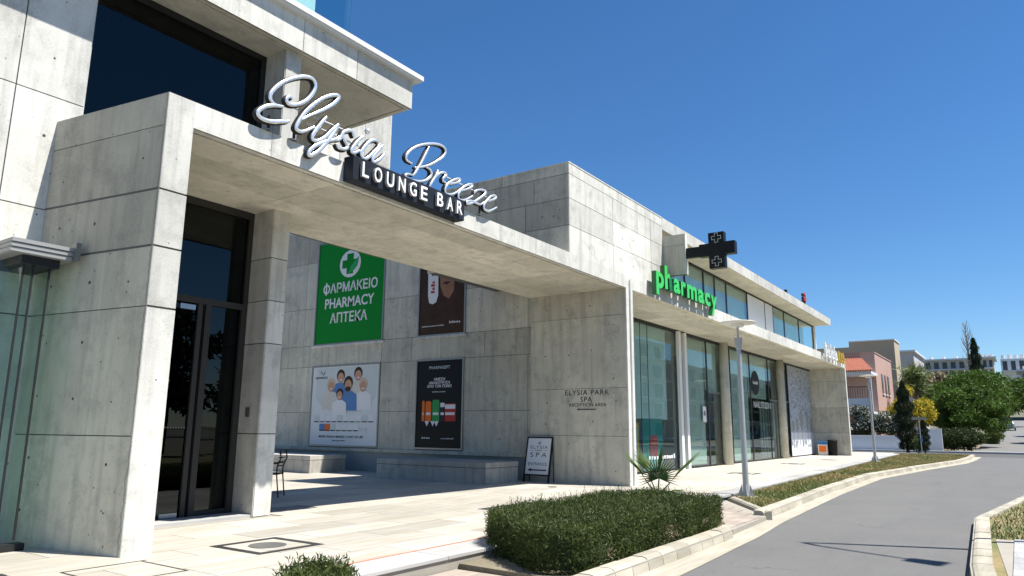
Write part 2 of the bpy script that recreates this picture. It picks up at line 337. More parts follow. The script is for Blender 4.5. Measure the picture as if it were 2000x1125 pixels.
box('red_inlay_strip', 'red_strip', ter, 1.5, 8.2, 5.842, 5.876, -.02, .006)
def inlay(cx, cy, w, name='drain_inlay'):
    e = MB(); t = .10
    e.box(cx-w, cx+w, cy-w, cy-w+t, -.02, .004).box(cx-w, cx+w, cy+w-t, cy+w, -.02, .004).box(cx-w, cx-w+t, cy-w+t, cy+w-t, -.02, .004).box(cx+w-t, cx+w, cy-w+t, cy+w-t, -.02, .004)
    o = e.build(name, 'black_inlay', ter)
    MB().lathe([(.0, 0), (.22, 0), (.22, .006), (0, .006)], (cx, cy, .001), 24).build('drain_cover', 'frame_grey', o)
inlay(5.78, 7.54, .47); inlay(10.95, 7.5, .47); inlay(9.9, 13.5, .47); inlay(24.5, 7.6, .45); inlay(33, 8.1, .45)
e = MB()
for a in ((3.55, 7.72, 4.4, 7.80), (3.55, 6.86, 4.35, 6.90)): e.box(a[0], a[2], a[1], a[1]+.02, -.02, .004)
e.box(3.55, 3.57, 6.90, 7.72, -.02, .004).box(4.33, 4.35, 6.90, 7.72, -.02, .004); e.build('floor_hatch_joint', 'black_inlay', ter)
MB().lathe([(0, 0), (.19, 0), (.19, .006), (0, .006)], (3.0, 8.0, .002), 20).build('drain_cover', 'black_inlay', ter)
MB().lathe([(0, 0), (.11, 0), (.11, .006), (0, .006)], (15.5, 9.5, .002), 16).build('drain_cover', 'black_inlay', ter)
# lower path in front of the terrace, gap path
pth = struct(MB().prism([(2, 3.78), (6.60, 3.78), (6.68, 5.34), (2, 5.34)], -.28, -.165).build('path', 'joint_sand'))
for i in range(9):
    for j in range(4):
        MB().box(2.6+i*.45+.004, 2.6+(i+1)*.45-.004, 3.9+j*.36+.004, 3.9+(j+1)*.36-.004, -.2, -.15+random.uniform(-.003, .003)).build('paver', 'paver', pth)
pt2 = struct(MB().prism([(11.4, 3.75), (13.55, 3.85), (16.0, 5.38), (11.4, 5.38)], -.28, -.10).build('garden_path', 'joint_sand'))
for i in range(9):
    for j in range(5):
        a = 11.45+i*.46; b = 3.85+j*.30
        if a+.45 < 13.5+(b-3.85)*1.55: MB().box(a+.004, a+.456, b+.004, b+.296, -.15, -.085).build('paver', 'paver', pt2)
# lawn bed
LK = [(13.6, 3.88), (17, 4.02), (20.2, 4.15), (27.6, 4.28), (36, 3.55), (44.4, 2.62), (50, 2.45), (56, 2.45)]
def along(P, step, off0=0):
    out = []; 
    for (a, b) in zip(P[:-1], P[1:]):
        a, b = Vector(a), Vector(b); L = (b-a).length; n = max(1, round(L/step))
        for k in range(n): out.append((a.lerp(b, k/n), a.lerp(b, (k+1)/n)))
    return out
lawn_poly = [(13.95, 4.07)]+[(x, y+.17) for x, y in LK[1:]]+[(57.2, 4), (55, 7.4), (51.4, 6.36), (18.4, 5.48), (16.1, 5.37)]
lawn = struct(MB().prism([tuple(p) for p in lawn_poly], -.28, -.07).build('lawn', 'lawn_soil'))
def kerb(name, P, w, z0, z1, step, side, label=None, mat='kerb_stone', slope=.05):
    k = None; segs = along(P, step)
    base = MB()
    for a, b in segs:
        d = (b-a).normalized(); nn = Vector((-d.y, d.x))*side
        base.hexa([(a.x+nn.x*.02, a.y+nn.y*.02, z0), (b.x+nn.x*.02, b.y+nn.y*.02, z0), (b.x+nn.x*w*.9, b.y+nn.y*w*.9, z0), (a.x+nn.x*w*.9, a.y+nn.y*w*.9, z0), (a.x+nn.x*.02, a.y+nn.y*.02, z1-.03), (b.x+nn.x*.02, b.y+nn.y*.02, z1-.03), (b.x+nn.x*w*.9, b.y+nn.y*w*.9, z1-.03), (a.x+nn.x*w*.9, a.y+nn.y*w*.9, z1-.03)])
    k = struct(base.build(name, 'joint_sand'))
    for a, b in segs:
        d = (b-a).normalized(); nn = Vector((-d.y, d.x))*side; g = .006; a2 = a+d*g; b2 = b-d*g
        def P3(p, t, z): return (p.x+nn.x*t, p.y+nn.y*t, z)
        j = random.uniform(-.004, .004); m = MB()
        sec = [(0, z0), (slope*.4, z1-.045), (slope, z1-.01), (slope+.04, z1), (w, z1), (w, z0)]
        vs = [P3(a2, t, z+(j if z > z0 else 0)) for t, z in sec]+[P3(b2, t, z+(j if z > z0 else 0)) for t, z in sec]; n = len(sec)
        fs = [tuple(range(n)), tuple(range(2*n-1, n-1, -1))]+[(i, n+i, n+(i+1) % n, (i+1) % n) for i in range(n)]
        if side > 0: fs = [f[::-1] for f in fs]
        m.add(vs, fs).build('kerb_stone', mat, k)
    return k
kerb('lawn_kerb', LK, .20, -.2, -.02, .62, 1)
kerb('lawn_end_kerb', [(16.0, 5.33), (13.62, 3.9)], .14, -.2, -.02, 1.0, 1)
kerb('hedge_kerb', [(5.0, 3.55), (8.4, 3.60), (11.1, 3.64), (11.45, 3.80), (11.6, 4.05)], .22, -.2, -.03, .45, 1)
# gutter strip
mb = MB()
G = [(3, 3.18), (8.0, 3.22), (11.5, 3.38), (13.6, 3.55), (17, 3.70), (20.2, 3.83), (27.6, 3.95), (36, 3.22), (44.4, 2.28), (50, 2.12), (56.2, 2.10)]
G2 = [(3, 3.55), (8.4, 3.60), (11.4, 3.76), (13.6, 3.88)]+LK[1:]
for i in range(len(G)-1): mb.poly([(G[i][0], G[i][1], -.174), (G[i+1][0], G[i+1][1], -.174), (G2[i+1][0], G2[i+1][1]+.02, -.174), (G2[i][0], G2[i][1]+.02, -.174)])
struct(mb.build('gutter', 'kerb_stone'))
# right-hand island
RK = [(6.0, .35), (9.9, .62), (15.3, .80), (21.4, .06), (30, -1.6), (42, -5)]
isl = [(6, .14), (9.9, .41), (15.3, .58), (21.4, -.17), (30, -1.84), (42, -5.25), (42, -14), (6, -14)]
isld = struct(MB().prism([tuple(p) for p in isl], -.28, -.075).build('roadside_lawn', 'lawn_soil'))
kerb('island_kerb', RK, .24, -.2, -.03, .6, -1)
pv = struct(MB().prism([(7, .1), (12.55, .42), (12.55, -4), (7, -4)], -.1, -.068).build('sidewalk', 'joint_sand'))
for i in range(10):
    for j in range(7):
        a = 8.05+i*.45; MB().box(a+.005, a+.445, -3.3+j*.5+.005, min(-3.3+(j+1)*.5, .33)-.005, -.09, -.05).build('paver', 'edge_stone', pv)

# grass blades
def blades(name, pts, h, mat, parent=None):
    v = []; f = []
    for (x, y, z) in pts:
        a = random.uniform(0, 6.28); hh = h*random.uniform(.4, 1.3); w = .006+hh*.06; dx, dy = math.cos(a)*w, math.sin(a)*w; lx, ly = random.gauss(0, hh*.5), random.gauss(0, hh*.5)
        o = len(v); v += [(x-dx, y-dy, z), (x+dx, y+dy, z), (x+lx, y+ly, z+hh)]; f.append((o, o+1, o+2))
    me = bpy.data.meshes.new(name); me.from_pydata(v, [], f); me.materials.append(MATS[mat]); o = bpy.data.objects.new(name, me); COL.objects.link(o)
    return o
def inpoly(x, y, P):
    c = False; n = len(P)
    for i in range(n):
        x1, y1 = P[i]; x2, y2 = P[(i+1) % n]
        if (y1 > y) != (y2 > y) and x < (x2-x1)*(y-y1)/(y2-y1)+x1: c = not c
    return c
pts = []
while len(pts) < 62000:
    x = 13.6+44*random.random()**1.7; y = random.uniform(2.4, 7.4)
    if inpoly(x, y, lawn_poly) and not any(0 < 0 for _ in ()): pts.append((x, y, -.075))
# keep blades off the kerb stones
def kerb_y(x):
    for (a, b) in zip(LK[:-1], LK[1:]):
        if a[0] <= x <= b[0]: return a[1]+(b[1]-a[1])*(x-a[0])/(b[0]-a[0])
    return 2.45
pts = [p for p in pts if p[1] > kerb_y(p[0])+.20 and (p[0] > 16.3 or p[1] < 3.9+(p[0]-13.62)*.6-.18)]
tag(blades('lawn_grass', pts, .07, 'grass'), 'short patchy grass with dry brown areas on the lawn', 'grass', kind='stuff')
pts = []
while len(pts) < 26000:
    x = 12.6+26*random.random()**1.5; y = random.uniform(-6, .8)
    if inpoly(x, y, isl) and y < (.56 if x < 15.3 else .56-(x-15.3)*.125): pts.append((x, y, -.08))
tag(blades('roadside_grass', pts, .06, 'grass_green'), 'green grass on the roadside island', 'grass', kind='stuff')

# =================================================================== LEFT BUILDING
F = 8.08
lb = thing('lounge_building', 'pale concrete building with upper window, balcony slab and dark glass entrance', 'building')
lw = MB().box(-8, 4.25, 10.205, 10.5, 0, 13).build('wall', 'joint', lb)
panels(lw, 'concrete', Vector((-2, 10.205, 0)), XV, ZV, -YV, [0, 2.0, 3.9, 5.42, 6.25], [0, 2.75, 4.16, 5.72, 7.6, 9.5, 13], holes=[(a, b) for a in (4.2, 5.0, 5.85) for b in (4.6, 5.2, 6.3, 7.1, 8.0)])
# jamb of the window opening
box('jamb', 'concrete', lb, 4.25, 4.27, 10.22, 10.75, 5.39, 8.03)
p2 = MB().box(7.40, 7.72, 10.08, 11.1, 0, 8.03).build('pillar', 'joint', lb)
panels(p2, 'concrete', Vector((7.40, 10.08, 0)), XV, ZV, -YV, [0, .32], [0, 1.28, 2.75, 3.47, 4.2, 5.6, 8.03])
panels(p2, 'concrete', Vector((7.40, 11.1, 0)), -YV, ZV, -XV, [0, 1.02], [0, 1.28, 2.75, 3.47, 4.2, 5.6, 8.03], holes=[(.75, 2.05)])
MB().box(7.372, 7.386, 10.33, 10.43, 1.55, 1.70).build('switch_plate', 'frame_grey', p2)
# balcony slab with drip edge and cap
bs = MB().box(-6, 10.47, 9.9, 12.9, 8.06, 8.66).box(-6, 10.47, 9.9, 10.0, 8.03, 8.06).box(-6, 10.33, 10.04, 12.9, 8.03, 8.06).box(10.37, 10.47, 10.04, 12.9, 8.03, 8.06).build('balcony_slab', 'concrete_soffit', lb)
panels(bs, 'concrete', Vector((-6, 9.9, 8.03)), XV, ZV, -YV, [0, 4.5, 9.0, 13.6, 14.9, 16.47], [0, .63])
MB().box(-6, 10.62, 9.78, 12.9, 8.66, 8.70).box(-6, 10.66, 9.74, 12.9, 8.70, 8.80).build('coping', 'cap_metal', bs)
MB().box(-6, 4.7, 9.55, 9.9, 8.03, 8.66).build('shadow_nib', 'concrete', bs)  # unseen step added to the slab to cast the shadow on the left wall
# upper window
def window(parent, x0, x1, y, z0, z1, mull, mat, fw=.06, fm='frame_dark', name='window', depth=.08):
    w = MB()
    w.box(x0, x1, y-depth/2, y+depth/2, z1-fw, z1).box(x0, x1, y-depth/2, y+depth/2, z0, z0+fw)
    for xm in [x0+fw/2]+list(mull)+[x1-fw/2]: w.box(xm-fw/2, xm+fw/2, y-depth/2+.002, y+depth/2-.002, z0+fw, z1-fw)
    fo = w.build(name, fm, parent)
    xs = [x0+fw]+list(mull)+[x1-fw]
    for a, b in zip(xs[:-1], xs[1:]):
        MB().box(a+(fw/2 if a in mull else 0), b-(fw/2 if b in mull else 0), y-.006, y+.006, z0+fw, z1-fw).build('pane', mat, fo)
    return fo
window(lb, 4.27, 7.40, 10.66, 5.39, 8.03, [], 'glass_dark', .11)
# rooms behind
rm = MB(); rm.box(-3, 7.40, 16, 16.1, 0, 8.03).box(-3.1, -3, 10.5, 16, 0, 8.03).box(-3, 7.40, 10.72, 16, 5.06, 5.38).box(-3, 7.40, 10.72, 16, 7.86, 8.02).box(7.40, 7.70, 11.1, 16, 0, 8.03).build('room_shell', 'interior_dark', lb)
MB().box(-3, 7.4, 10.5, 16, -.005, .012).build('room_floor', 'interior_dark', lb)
mb = MB()
for k in range(4):
    for j in range(3): mb.box(4.4+k*.75, 5.0+k*.75, 11.3+j*1.3, 12.3+j*1.3, 7.82, 7.86)
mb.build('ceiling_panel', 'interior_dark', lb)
for k in range(5): MB().box(4.7+k*.07, 4.73+k*.07, 11.3, 11.95, 7.79, 7.815).build('ceiling_light', 'white_paint', lb)
# glass balustrade / upper glass box
gl = MB()
for a, b in ((-2, 1.5), (1.53, 4.0), (4.03, 6.5), (6.53, 9.05)): MB().box(a, b, 10.3, 10.32, 8.80, 11.2).build('balustrade_pane', 'glass_blue', lb)
MB().box(-2, 8.6, 10.9, 11.0, 8.80, 11.2).build('teal_backing', 'film_teal', lb)  # pale teal sheet added behind the panes to lighten the glass
for a, b in ((10.34, 11.5), (11.53, 12.8)): MB().box(9.03, 9.05, a, b, 8.80, 11.2).build('balustrade_pane', 'glass_blue', lb)
# set-back wall behind the balcony, sunlit
sw = MB().box(8.0, 12.93, 12.92, 13.2, 5.72, 10.5).build('setback_wall', 'joint', lb)
panels(sw, 'concrete', Vector((8.0, 12.92, 5.72)), XV, ZV, -YV, [0, .8, 1.6, 2.4, 3.2, 4.0, 4.93], [0, .33, .66, .99, 1.32, 1.65, 2.0, 2.35, 4.78], gap=.006)
# entrance door set
ent = MB(); fy = 10.66
ent.box(4.5, 7.40, fy-.05, fy+.05, 3.33, 3.43).box(4.5, 7.40, fy-.05, fy+.05, 4.93, 5.05).box(7.28, 7.40, fy-.05, fy+.05, 0, 3.33).box(7.30, 7.40, fy-.05, fy+.05, 3.43, 4.93).box(6.62, 6.72, fy-.052, fy+.05, 0.02, 3.33).box(6.50, 6.58, fy-.03, fy+.05, .02, 3.33).box(6.72, 7.28, fy-.04, fy+.05, 0, .10)
dr = ent.build('entrance', 'bronze', lb)
box('pane', 'glass_dark', dr, 4.5, 7.30, fy-.006, fy+.006, 3.43, 4.93); box('pane', 'glass_dark', dr, 4.5, 6.50, fy+.008, fy+.02, .03, 3.30); box('side_panel', 'glass_dark', dr, 6.72, 7.28, fy, fy+.012, .1, 3.33)
box('patch_fitting', 'steel', dr, 6.18, 6.46, fy-.02, fy+.03, .03, .10); box('patch_fitting', 'steel', dr, 6.2, 6.46, fy-.02, fy+.03, 3.22, 3.30)
mb = MB()
for k in range(40): mb.box(4.7+k*.045, 4.72+k*.045, fy+.0, fy+.006, 1.36, 1.38)
mb.build('manifestation_dots', 'frame_grey', dr)
text('Elysia Breeze', Vector((5.55, fy, 1.98)), XV, ZV, -YV, width=1.2, height=.16, mat='frame_grey', parent=dr, shear=.3)
box('threshold', 'edge_stone', lb, 4.66, 7.39, 10.1, 10.6, -.02, .03)

# ------------------------------------------------------------------ portico (pillar + canopy)
po = thing('portico', 'long concrete canopy on a thick wall pillar carrying the script sign', 'canopy')
A, B = Vector((4.30, F)), Vector((3.95, 10.19))
pil = MB().prism([(4.315, F+.015), (4.64, F+.015), (4.40, 10.2), (3.97, 10.2)], 0, 5.38).build('pillar', 'joint', po)
dirU = Vector((A.x-B.x, A.y-B.y, 0)).normalized(); nrmS = Vector((dirU.y, -dirU.x, 0));
if nrmS.x > 0: nrmS = -nrmS
LS = (A-B).length
panels(pil, 'concrete_shade', Vector((B.x, B.y, 0)), dirU, ZV, nrmS, [0, LS-.012], [0, 1.28, 2.75, 3.47, 4.165, 4.97, 5.39], gap=.006, proud=.0, holes=[(a, b) for a in (.35, 1.05, 1.75) for b in (.45, .95, 1.7, 2.35, 3.1, 3.85, 4.55)])
for z in (3.47, 4.165): MB().slab(Vector((B.x, B.y, z)), dirU, ZV, nrmS, 0, LS-.03, -.014, .014, -.03, .0015).build('joint_groove', 'joint', pil)
panels(pil, 'concrete', Vector((4.30, F+.014, 0)), XV, ZV, -YV, [0, .35], [0, 2.75, 3.47, 4.165, 5.39], gap=.012)
ch_ = MB(); zz = 0.0
while zz < 5.38:
    h_ = random.uniform(.02, .07); w_ = random.uniform(.018, .042) if zz > .9 else random.uniform(.03, .065)
    c0_ = Vector((4.30, F, 0)); ch_.add([c0_-dirU*w_+nrmS*.003+ZV*zz, c0_+Vector((.006, -.003, zz)), c0_+Vector((.006, -.003, min(5.385, zz+h_))), c0_-dirU*w_+nrmS*.003+ZV*min(5.385, zz+h_)], [(0, 1, 2, 3)]); zz += h_
ch_.build('worn_chamfer', 'bench_concrete', pil)
can = MB().box(4.62, 17.28, F+.014, 11.1, 5.09, 5.38).build('canopy_slab', 'concrete_soffit', po)
MB().box(4.65, 16.9, F+.014, F+.13, 5.05, 5.09).build('drip_edge', 'concrete', can)
# soffit boards
ys = [F+.17, 8.9, 9.6, 10.3, 11.1]
for i in range(5):
    for j in range(4):
        x0 = 4.65+i*2.45; xa, xb = x0+.004, min(x0+2.45, 16.9)-.004
        if j >= 2 and xb < 7.5: pass
        MB().box(xa, xb, ys[j]+.003, ys[j+1]-.003, 5.05, 5.10).build('soffit_panel', 'concrete_soffit', can)
fx_ = [0, 1.15, 4.6, 7.9, 9.3, 12.25]
panels(can, 'concrete', Vector((4.65, F+.014, 5.05)), XV, ZV, -YV, fx_, [0, .34], gap=.004)
box('canopy_top', 'roof_gravel', can, 4.70, 13.95, F+.30, 11.1, 5.381, 5.386); box('canopy_upstand', 'concrete', can, 4.32, 13.95, F+.004, F+.30, 5.381, 5.392)

# ------------------------------------------------------------------ glazed winter-garden corner at far left
wg = thing('folding_glass_screen', 'folded glass screen under an aluminium head rail beside the grey pillar', 'glass screen')
mb = MB()
for k in range(3): mb.box(3.30, 3.98, 9.28-.012*k, 10.15, 3.36+k*.055, 3.36+k*.055+.045)
mb.box(3.31, 3.98, 9.30, 10.15, 3.35, 3.52); mb.build('head_rail', 'aluminium', wg)
box('wall_bracket', 'frame_grey', wg, 3.96, 4.02, 9.2, 9.36, 3.36, 3.58)
box('track', 'frame_dark', wg, 3.45, 3.86, 9.34, 10.1, 3.25, 3.35)
for k, x in enumerate((3.50, 3.60, 3.78)):
    p = MB().poly([(x+.006, 9.42, .12), (x+.006, 10.12, .12), (x+.006, 10.12, 3.25), (x+.006, 9.42, 3.25)]).build('glass_leaf', 'glass_teal', wg); box('edge_seal', 'frame_dark', p, x-.004, x+.016, 9.40, 9.419, .12, 3.25)
MB().poly([(1.5, 9.6, .12), (3.42, 9.6, .12), (3.42, 9.6, 3.3), (1.5, 9.6, 3.3)]).build('glass_leaf', 'glass_teal', wg); box('floor_track', 'frame_dark', wg, 2.2, 3.9, 9.40, 9.55, .004, .08)

# =================================================================== PHARMACY BUILDING
ph = thing('pharmacy_building', 'long white concrete pharmacy building with glazed shopfront and flat roof', 'building')
# upper block
ub = MB().box(13.975, 19.44, F+.015, 12.4, 5.395, 7.57).box(13.975, 16.9, 11.1, 12.4, 5.6, 5.7).build('upper_block', 'joint', ph)
zs = [5.39, 6.05, 6.71, 7.31, 7.59]
panels(ub, 'concrete', Vector((13.96, F+.015, 0)), XV, ZV, -YV, [0, 2.25, 4.62, 5.48], zs, gap=.007, stagger=lambda j: ([0, 2.25, 4.62, 5.48], [0, 2.25, 4.62, 5.48], [0, 2.25, 4.62, 5.48], [0, 2.6, 5.48])[j], holes=[(.35+k*.62, z) for k in range(8) for z in (5.7, 6.38)])
panels(ub, 'concrete_shade', Vector((13.975, 12.4, 0)), -YV, ZV, -XV, [0, 4.32], zs, gap=.007, stagger=lambda j: ([0, 1.4, 3.1, 4.32], [0, 1.4, 3.1, 4.32], [0, 1.1, 2.2, 3.35, 4.32], [0, .8, 1.6, 2.4, 4.32])[j], holes=[(3.6, 6.4), (3.85, 6.38), (4.05, 5.8), (4.05, 6.45)])
box('roof_cap', 'concrete', ub, 13.95, 19.45, F-.01, 12.4, 7.575, 7.60)
box('roof_panel', 'solar', ub, 14.6, 18.5, 9.0, 12.3, 7.62, 7.70)
# front wall under the upper block, to the end of spa wall
sp = MB().box(16.915, 17.29, F+.015, 11.04, 0, 5.05).build('spa_wall', 'joint', ph)
panels(sp, 'concrete_shade', Vector((16.915, 11.05, 0)), -YV, ZV, -XV, [0, 2.96], [0, 1.22, 2.45, 4.35, 5.05], gap=.005, holes=[(a, b) for a in (.5, 1.2, 1.9, 2.6) for b in (.35, .95, 1.55, 2.1, 2.75, 3.4, 4.05, 4.65)])
panels(sp, 'concrete', Vector((16.90, F+.015, 0)), XV, ZV, -YV, [0, .19, .40], [0, 5.05], gap=.01)
MB().tube([(17.10, F-.03, 0.02), (17.10, F-.03, 5.3)], .022, 8).build('downpipe', 'white_paint', sp)
# fascia block above the spa wall to the fin (front wall strip 5.05-5.39)
fb = MB().box(16.9, 19.44, F+.015, 8.6, 5.056, 5.395).build('fascia_wall', 'joint', ph)
panels(fb, 'concrete', Vector((16.9, F+.015, 5.05)), XV, ZV, -YV, [0, 1.7, 2.54], [0, .34], gap=.005)
text('ELYSIA PARK', Vector((16.90, 9.28, 2.28)), -YV, ZV, -XV, 1.32, .135, 'print_dark', sp, d=.006, space=1.15)
text('SPA', Vector((16.90, 9.30, 2.10)), -YV, ZV, -XV, .34, .13, 'print_dark', sp, d=.006, space=1.15)
text('RECEPTION AREA', Vector((16.90, 9.26, 1.98)), -YV, ZV, -XV, 1.10, .085, 'print_dark', sp, d=.006)
mb = MB(); q = lambda yy, z: (16.878, yy, z)
mb.poly([q(9.58, 1.905), q(9.50, 1.935), q(9.50, 1.915), q(9.0, 1.915), q(9.0, 1.893), q(9.50, 1.893), q(9.50, 1.875)]); mb.build('arrow', 'print_dark', sp)
# poster wall
PX = 17.05
pw = MB().box(PX+.014, PX+.4, 11.0, 24, 0, 8.62).build('poster_wall', 'joint', ph)
posters = {'green': (20.38, 17.06, 4.27, 7.93), 'brown': (15.42, 13.58, 4.27, 7.93), 'white': (20.36, 17.10, .80, 3.45), 'black': (15.42, 13.60, .80, 3.45)}
Ow = Vector((PX+.014, 24, 0))
vsw = [.72, 1.9, 3.48, 4.24, 5.6, 7.3, 8.62]
panels(pw, 'concrete_shade', Ow, -YV, ZV, -XV, [0, 3.62, 6.94, 8.58, 10.42, 12.95], vsw, gap=.007, stagger=lambda j: [0, 1.7, 3.0, 3.62, 6.94, 8.58, 10.42, 12.75, 13.0] if j not in (2,) else [0, 1.8, 4.4, 6.95, 8.3, 9.5, 11.2, 13.0], skip=lambda u0, u1, v0, v1: any(24-y0 < (u0+u1)/2 < 24-y1 and z0 < (v0+v1)/2 < z1 for (y0, y1, z0, z1) in posters.values()), holes=[(a, b) for a in (.7, 2.4, 7.4, 8.2, 11.0, 11.8, 12.4) for b in (1.1, 1.6, 2.2, 2.9, 4.9, 5.3)])
MB().box(PX-.10, PX+.1, 11.05, 24, .62, .72).build('wall_ledge', 'concrete_shade', pw)
MB().box(PX+.0, PX+.012, 11.05, 24, .0, .62).build('plinth', 'interior_grey', pw)
for nm in ('green', 'brown'):
    y0, y1, z0, z1 = posters[nm]; box('sill', 'concrete', pw, PX-.05, PX+.05, y1-.12, y0+.12, z0-.13, z0-.05)
# main slabs
ls = MB().box(17.29, 46.3, F+.02, 14, 5.047, 5.45).build('floor_slab', 'concrete_soffit', ph)
panels(ls, 'concrete', Vector((19.45, F+.014, 5.05)), XV, ZV, -YV, [0, 4.5, 9.2, 13.9, 18.6, 23.3, 26.85], [0, .40], gap=.004)
for i in range(6):
    for j in range(2): MB().box(17.35+i*4.8+.004, 17.35+(i+1)*4.8-.004, F+.18+j*.95+.004, F+.18+(j+1)*.95-.004, 5.03, 5.06).build('soffit_panel', 'concrete_soffit', ls)
rf = MB().box(19.44, 43.2, F+.012, 14, 7.24, 7.59).build('roof_slab', 'concrete_soffit', ph)
panels(rf, 'concrete', Vector((19.45, F+.014, 7.23)), XV, ZV, -YV, [0, 4.5, 9.2, 13.9, 18.6, 23.75], [0, .37], gap=.004)
box('roof_top', 'roof_gravel', rf, 19.45, 43.2, F+.004, 14, 7.595, 7.602)
# end walls and back
ew = MB().box(46.315, 46.6, F+.015, 14, 0, 5.45).build('end_wall', 'joint', ph)
panels(ew, 'concrete_shade', Vector((46.315, 10.12, 0)), -YV, ZV, -XV, [0, 2.03], [0, 1.28, 2.75, 4.3, 5.05], gap=.006, holes=[(a, b) for a in (.35, 1.0, 1.7) for b in (.7, 1.6, 2.3, 3.5)])
panels(ew, 'concrete', Vector((46.30, F+.015, 0)), XV, ZV, -YV, [0, .3], [0, 5.45])
MB().box(17.3, 46.3, 13.9, 14, 0, 7.3).build('back_wall', 'interior_grey', ph); MB().box(17.3, 46.3, 10.2, 14, -.004, .012).build('shop_floor', 'interior_floor', ph)
MB().box(17.46, 17.6, 10.15, 14, 0, 5.05).build('side_partition', 'interior_grey', ph)
# ground-floor glazing
gy = 10.1
def mull(x, w, z0, z1, mat, name='mullion', y0=gy-.05, y1=gy+.06): return MB().box(x-w/2, x+w/2, y0, y1, z0, z1).build(name, mat, sf)
sf = MB().box(17.3, 46.3, gy-.05, gy+.05, 4.93, 5.03).box(17.3, 46.3, gy-.05, gy+.05, .0, .06).build('shopfront', 'frame_dark', ph)
edges = [17.35, 22.68, 25.1, 25.9, 28.38, 29.9, 31.29, 34.15, 37.22, 38.9, 40.85]
for a, b in zip(edges[:-1], edges[1:]): MB().box(a+.02, b-.02, gy-.006, gy+.006, .06, 4.93).build('pane', 'glass_clear', sf)
for x in (28.38, 31.29, 34.15, 37.22): mull(x, .05, .06, 4.93, 'frame_mid', y0=gy-.03, y1=gy+.03)
for x in (22.09, 22.68): mull(x, .02, .06, 4.93, 'frame_mid', y0=gy-.010, y1=gy+.010)
for x in (25.24, 25.80): mull(x, .22, .0, 4.97, 'frame_white', 'white_post', gy-.16, gy-.052)
mull(40.87, .12, .06, 4.93, 'frame_dark')
for a, b in ((28.42, 29.8), (30.4, 31.2), (37.3, 38.7), (39.3, 40.8)): MB().box(a, b, gy-.03, gy+.03, 2.86, 2.93).build('transom', 'frame_grey', sf)
mull(30.75, .05, .06, 2.86, 'frame_grey'); mull(38.3, .05, .06, 2.86, 'frame_grey'); mull(40.2, .05, .06, 2.86, 'frame_grey')
for k in range(14): MB().box(37.3+k*.25, 37.3+k*.25+.2, gy+.5+(k % 2)*.06, gy+.56+(k % 2)*.06, .1, 2.85).build('curtain_strip', 'curtain_grey', sf)
for x, y in ((30.1, 9.95), (39.0, 9.95)): MB().lathe([(.21, 0), (.20, 5.04)], (x, y, .0), 20).build('column', 'concrete_shade', ph, smooth=True)
# interior blinds behind the first bay
MB().box(17.7, 24.5, gy+.12, gy+.13, 1.75, 4.93).build('blind', 'film_teal', sf)
for a, b, z0 in ((25.95, 28.3, .1), (28.42, 29.8, 2.95), (31.4, 34.1, .1), (34.2, 37.1, 2.9)): MB().box(a, b, gy+.10, gy+.11, z0, 4.9).build('blind', 'film_grey', sf)  # pale blinds, partly standing in for the bright reflection in the shop glass
# frosted decorated panel
fp = box('frosted_panel', 'frost_panel', sf, 40.95, 46.25, gy-.02, gy+.02, .05, 4.95)
MB().box(40.97, 46.23, gy-.026, gy-.021, .06, 1.3).build('pale_band', 'frost_light', fp)
for k, (x, h) in enumerate(((41.6, .55), (42.5, .7), (43.5, 1.2), (44.9, 1.15), (45.8, .8))):
    t = MB(); n = 12; t.poly([(x+.36*math.cos(6.283*i/n), gy-.030, 1.35+h*.55+h*.5*math.sin(6.283*i/n)) for i in range(n)]); t.build('printed_tree', 'curtain_grey', fp)
    MB().poly([(x-.03, gy-.030, .75), (x+.03, gy-.030, .75), (x+.03, gy-.030, 1.5), (x-.03, gy-.030, 1.5)]).build('printed_trunk', 'curtain_grey', fp)
mb = MB()
for k in range(420):
    x = random.uniform(41, 46.2); z = 1.5+3.4*random.random()**.8; w = random.uniform(.012, .03); h = random.uniform(.05, .14)
    mb.poly([(x-w, gy-.0235, z), (x+w, gy-.0235, z), (x+w, gy-.0235, z+h), (x-w, gy-.0235, z+h)])
r_ = mb.build('printed_rain', 'interior_dark', fp); r_['kind'] = 'stuff'
for x, w in ((41.9, .9), (43.6, .35), (45.2, 1.1)): marks(Vector((x, gy-.022, .48)), XV, ZV, -YV, w, .2, 'curtain_grey', fp, max(2, int(w*5)), .006)
# decals
n = 24
MB().poly([(35.0+.62*math.cos(6.283*i/n), gy-.012, 3.62+.58*math.sin(6.283*i/n)) for i in range(n)]).build('round_decal', 'decal_black', sf)
marks(Vector((35.0, gy-.012, 3.56)), XV, ZV, -YV, .8, .16, 'print_white', sf, 8)
text('NAIL STUDIO', Vector((36.0, gy-.01, 2.45)), XV, ZV, -YV, 2.9, .30, 'print_white', sf, d=.004)
marks(Vector((23.7, gy-.01, .42)), XV, ZV, -YV, 2.3, .16, 'print_white', sf, 11)
box('notice', 'print_white', sf, 27.75, 28.1, gy-.02, gy-.008, 1.7, 2.3); marks(Vector((27.92, gy-.02, 1.95)), XV, ZV, -YV, .22, .2, 'print_dark', sf, 3)
pf = thing('framed_picture', 'seaside picture in yellow frame leaning inside the pharmacy window', 'picture')
MB().box(19.8, 22.0, gy+.08, gy+.12, .06, 1.62).build('frame', 'gold', pf); MB().box(19.95, 21.85, gy+.07, gy+.078, .2, 1.48).build('print', 'print_sky', pf); MB().box(19.95, 21.85, gy+.064, gy+.069, .2, .55).build('sand_print', 'print_cream', pf)
tb = thing('teal_roll_banner', 'teal roll-up banner with red print inside the pharmacy window', 'banner')
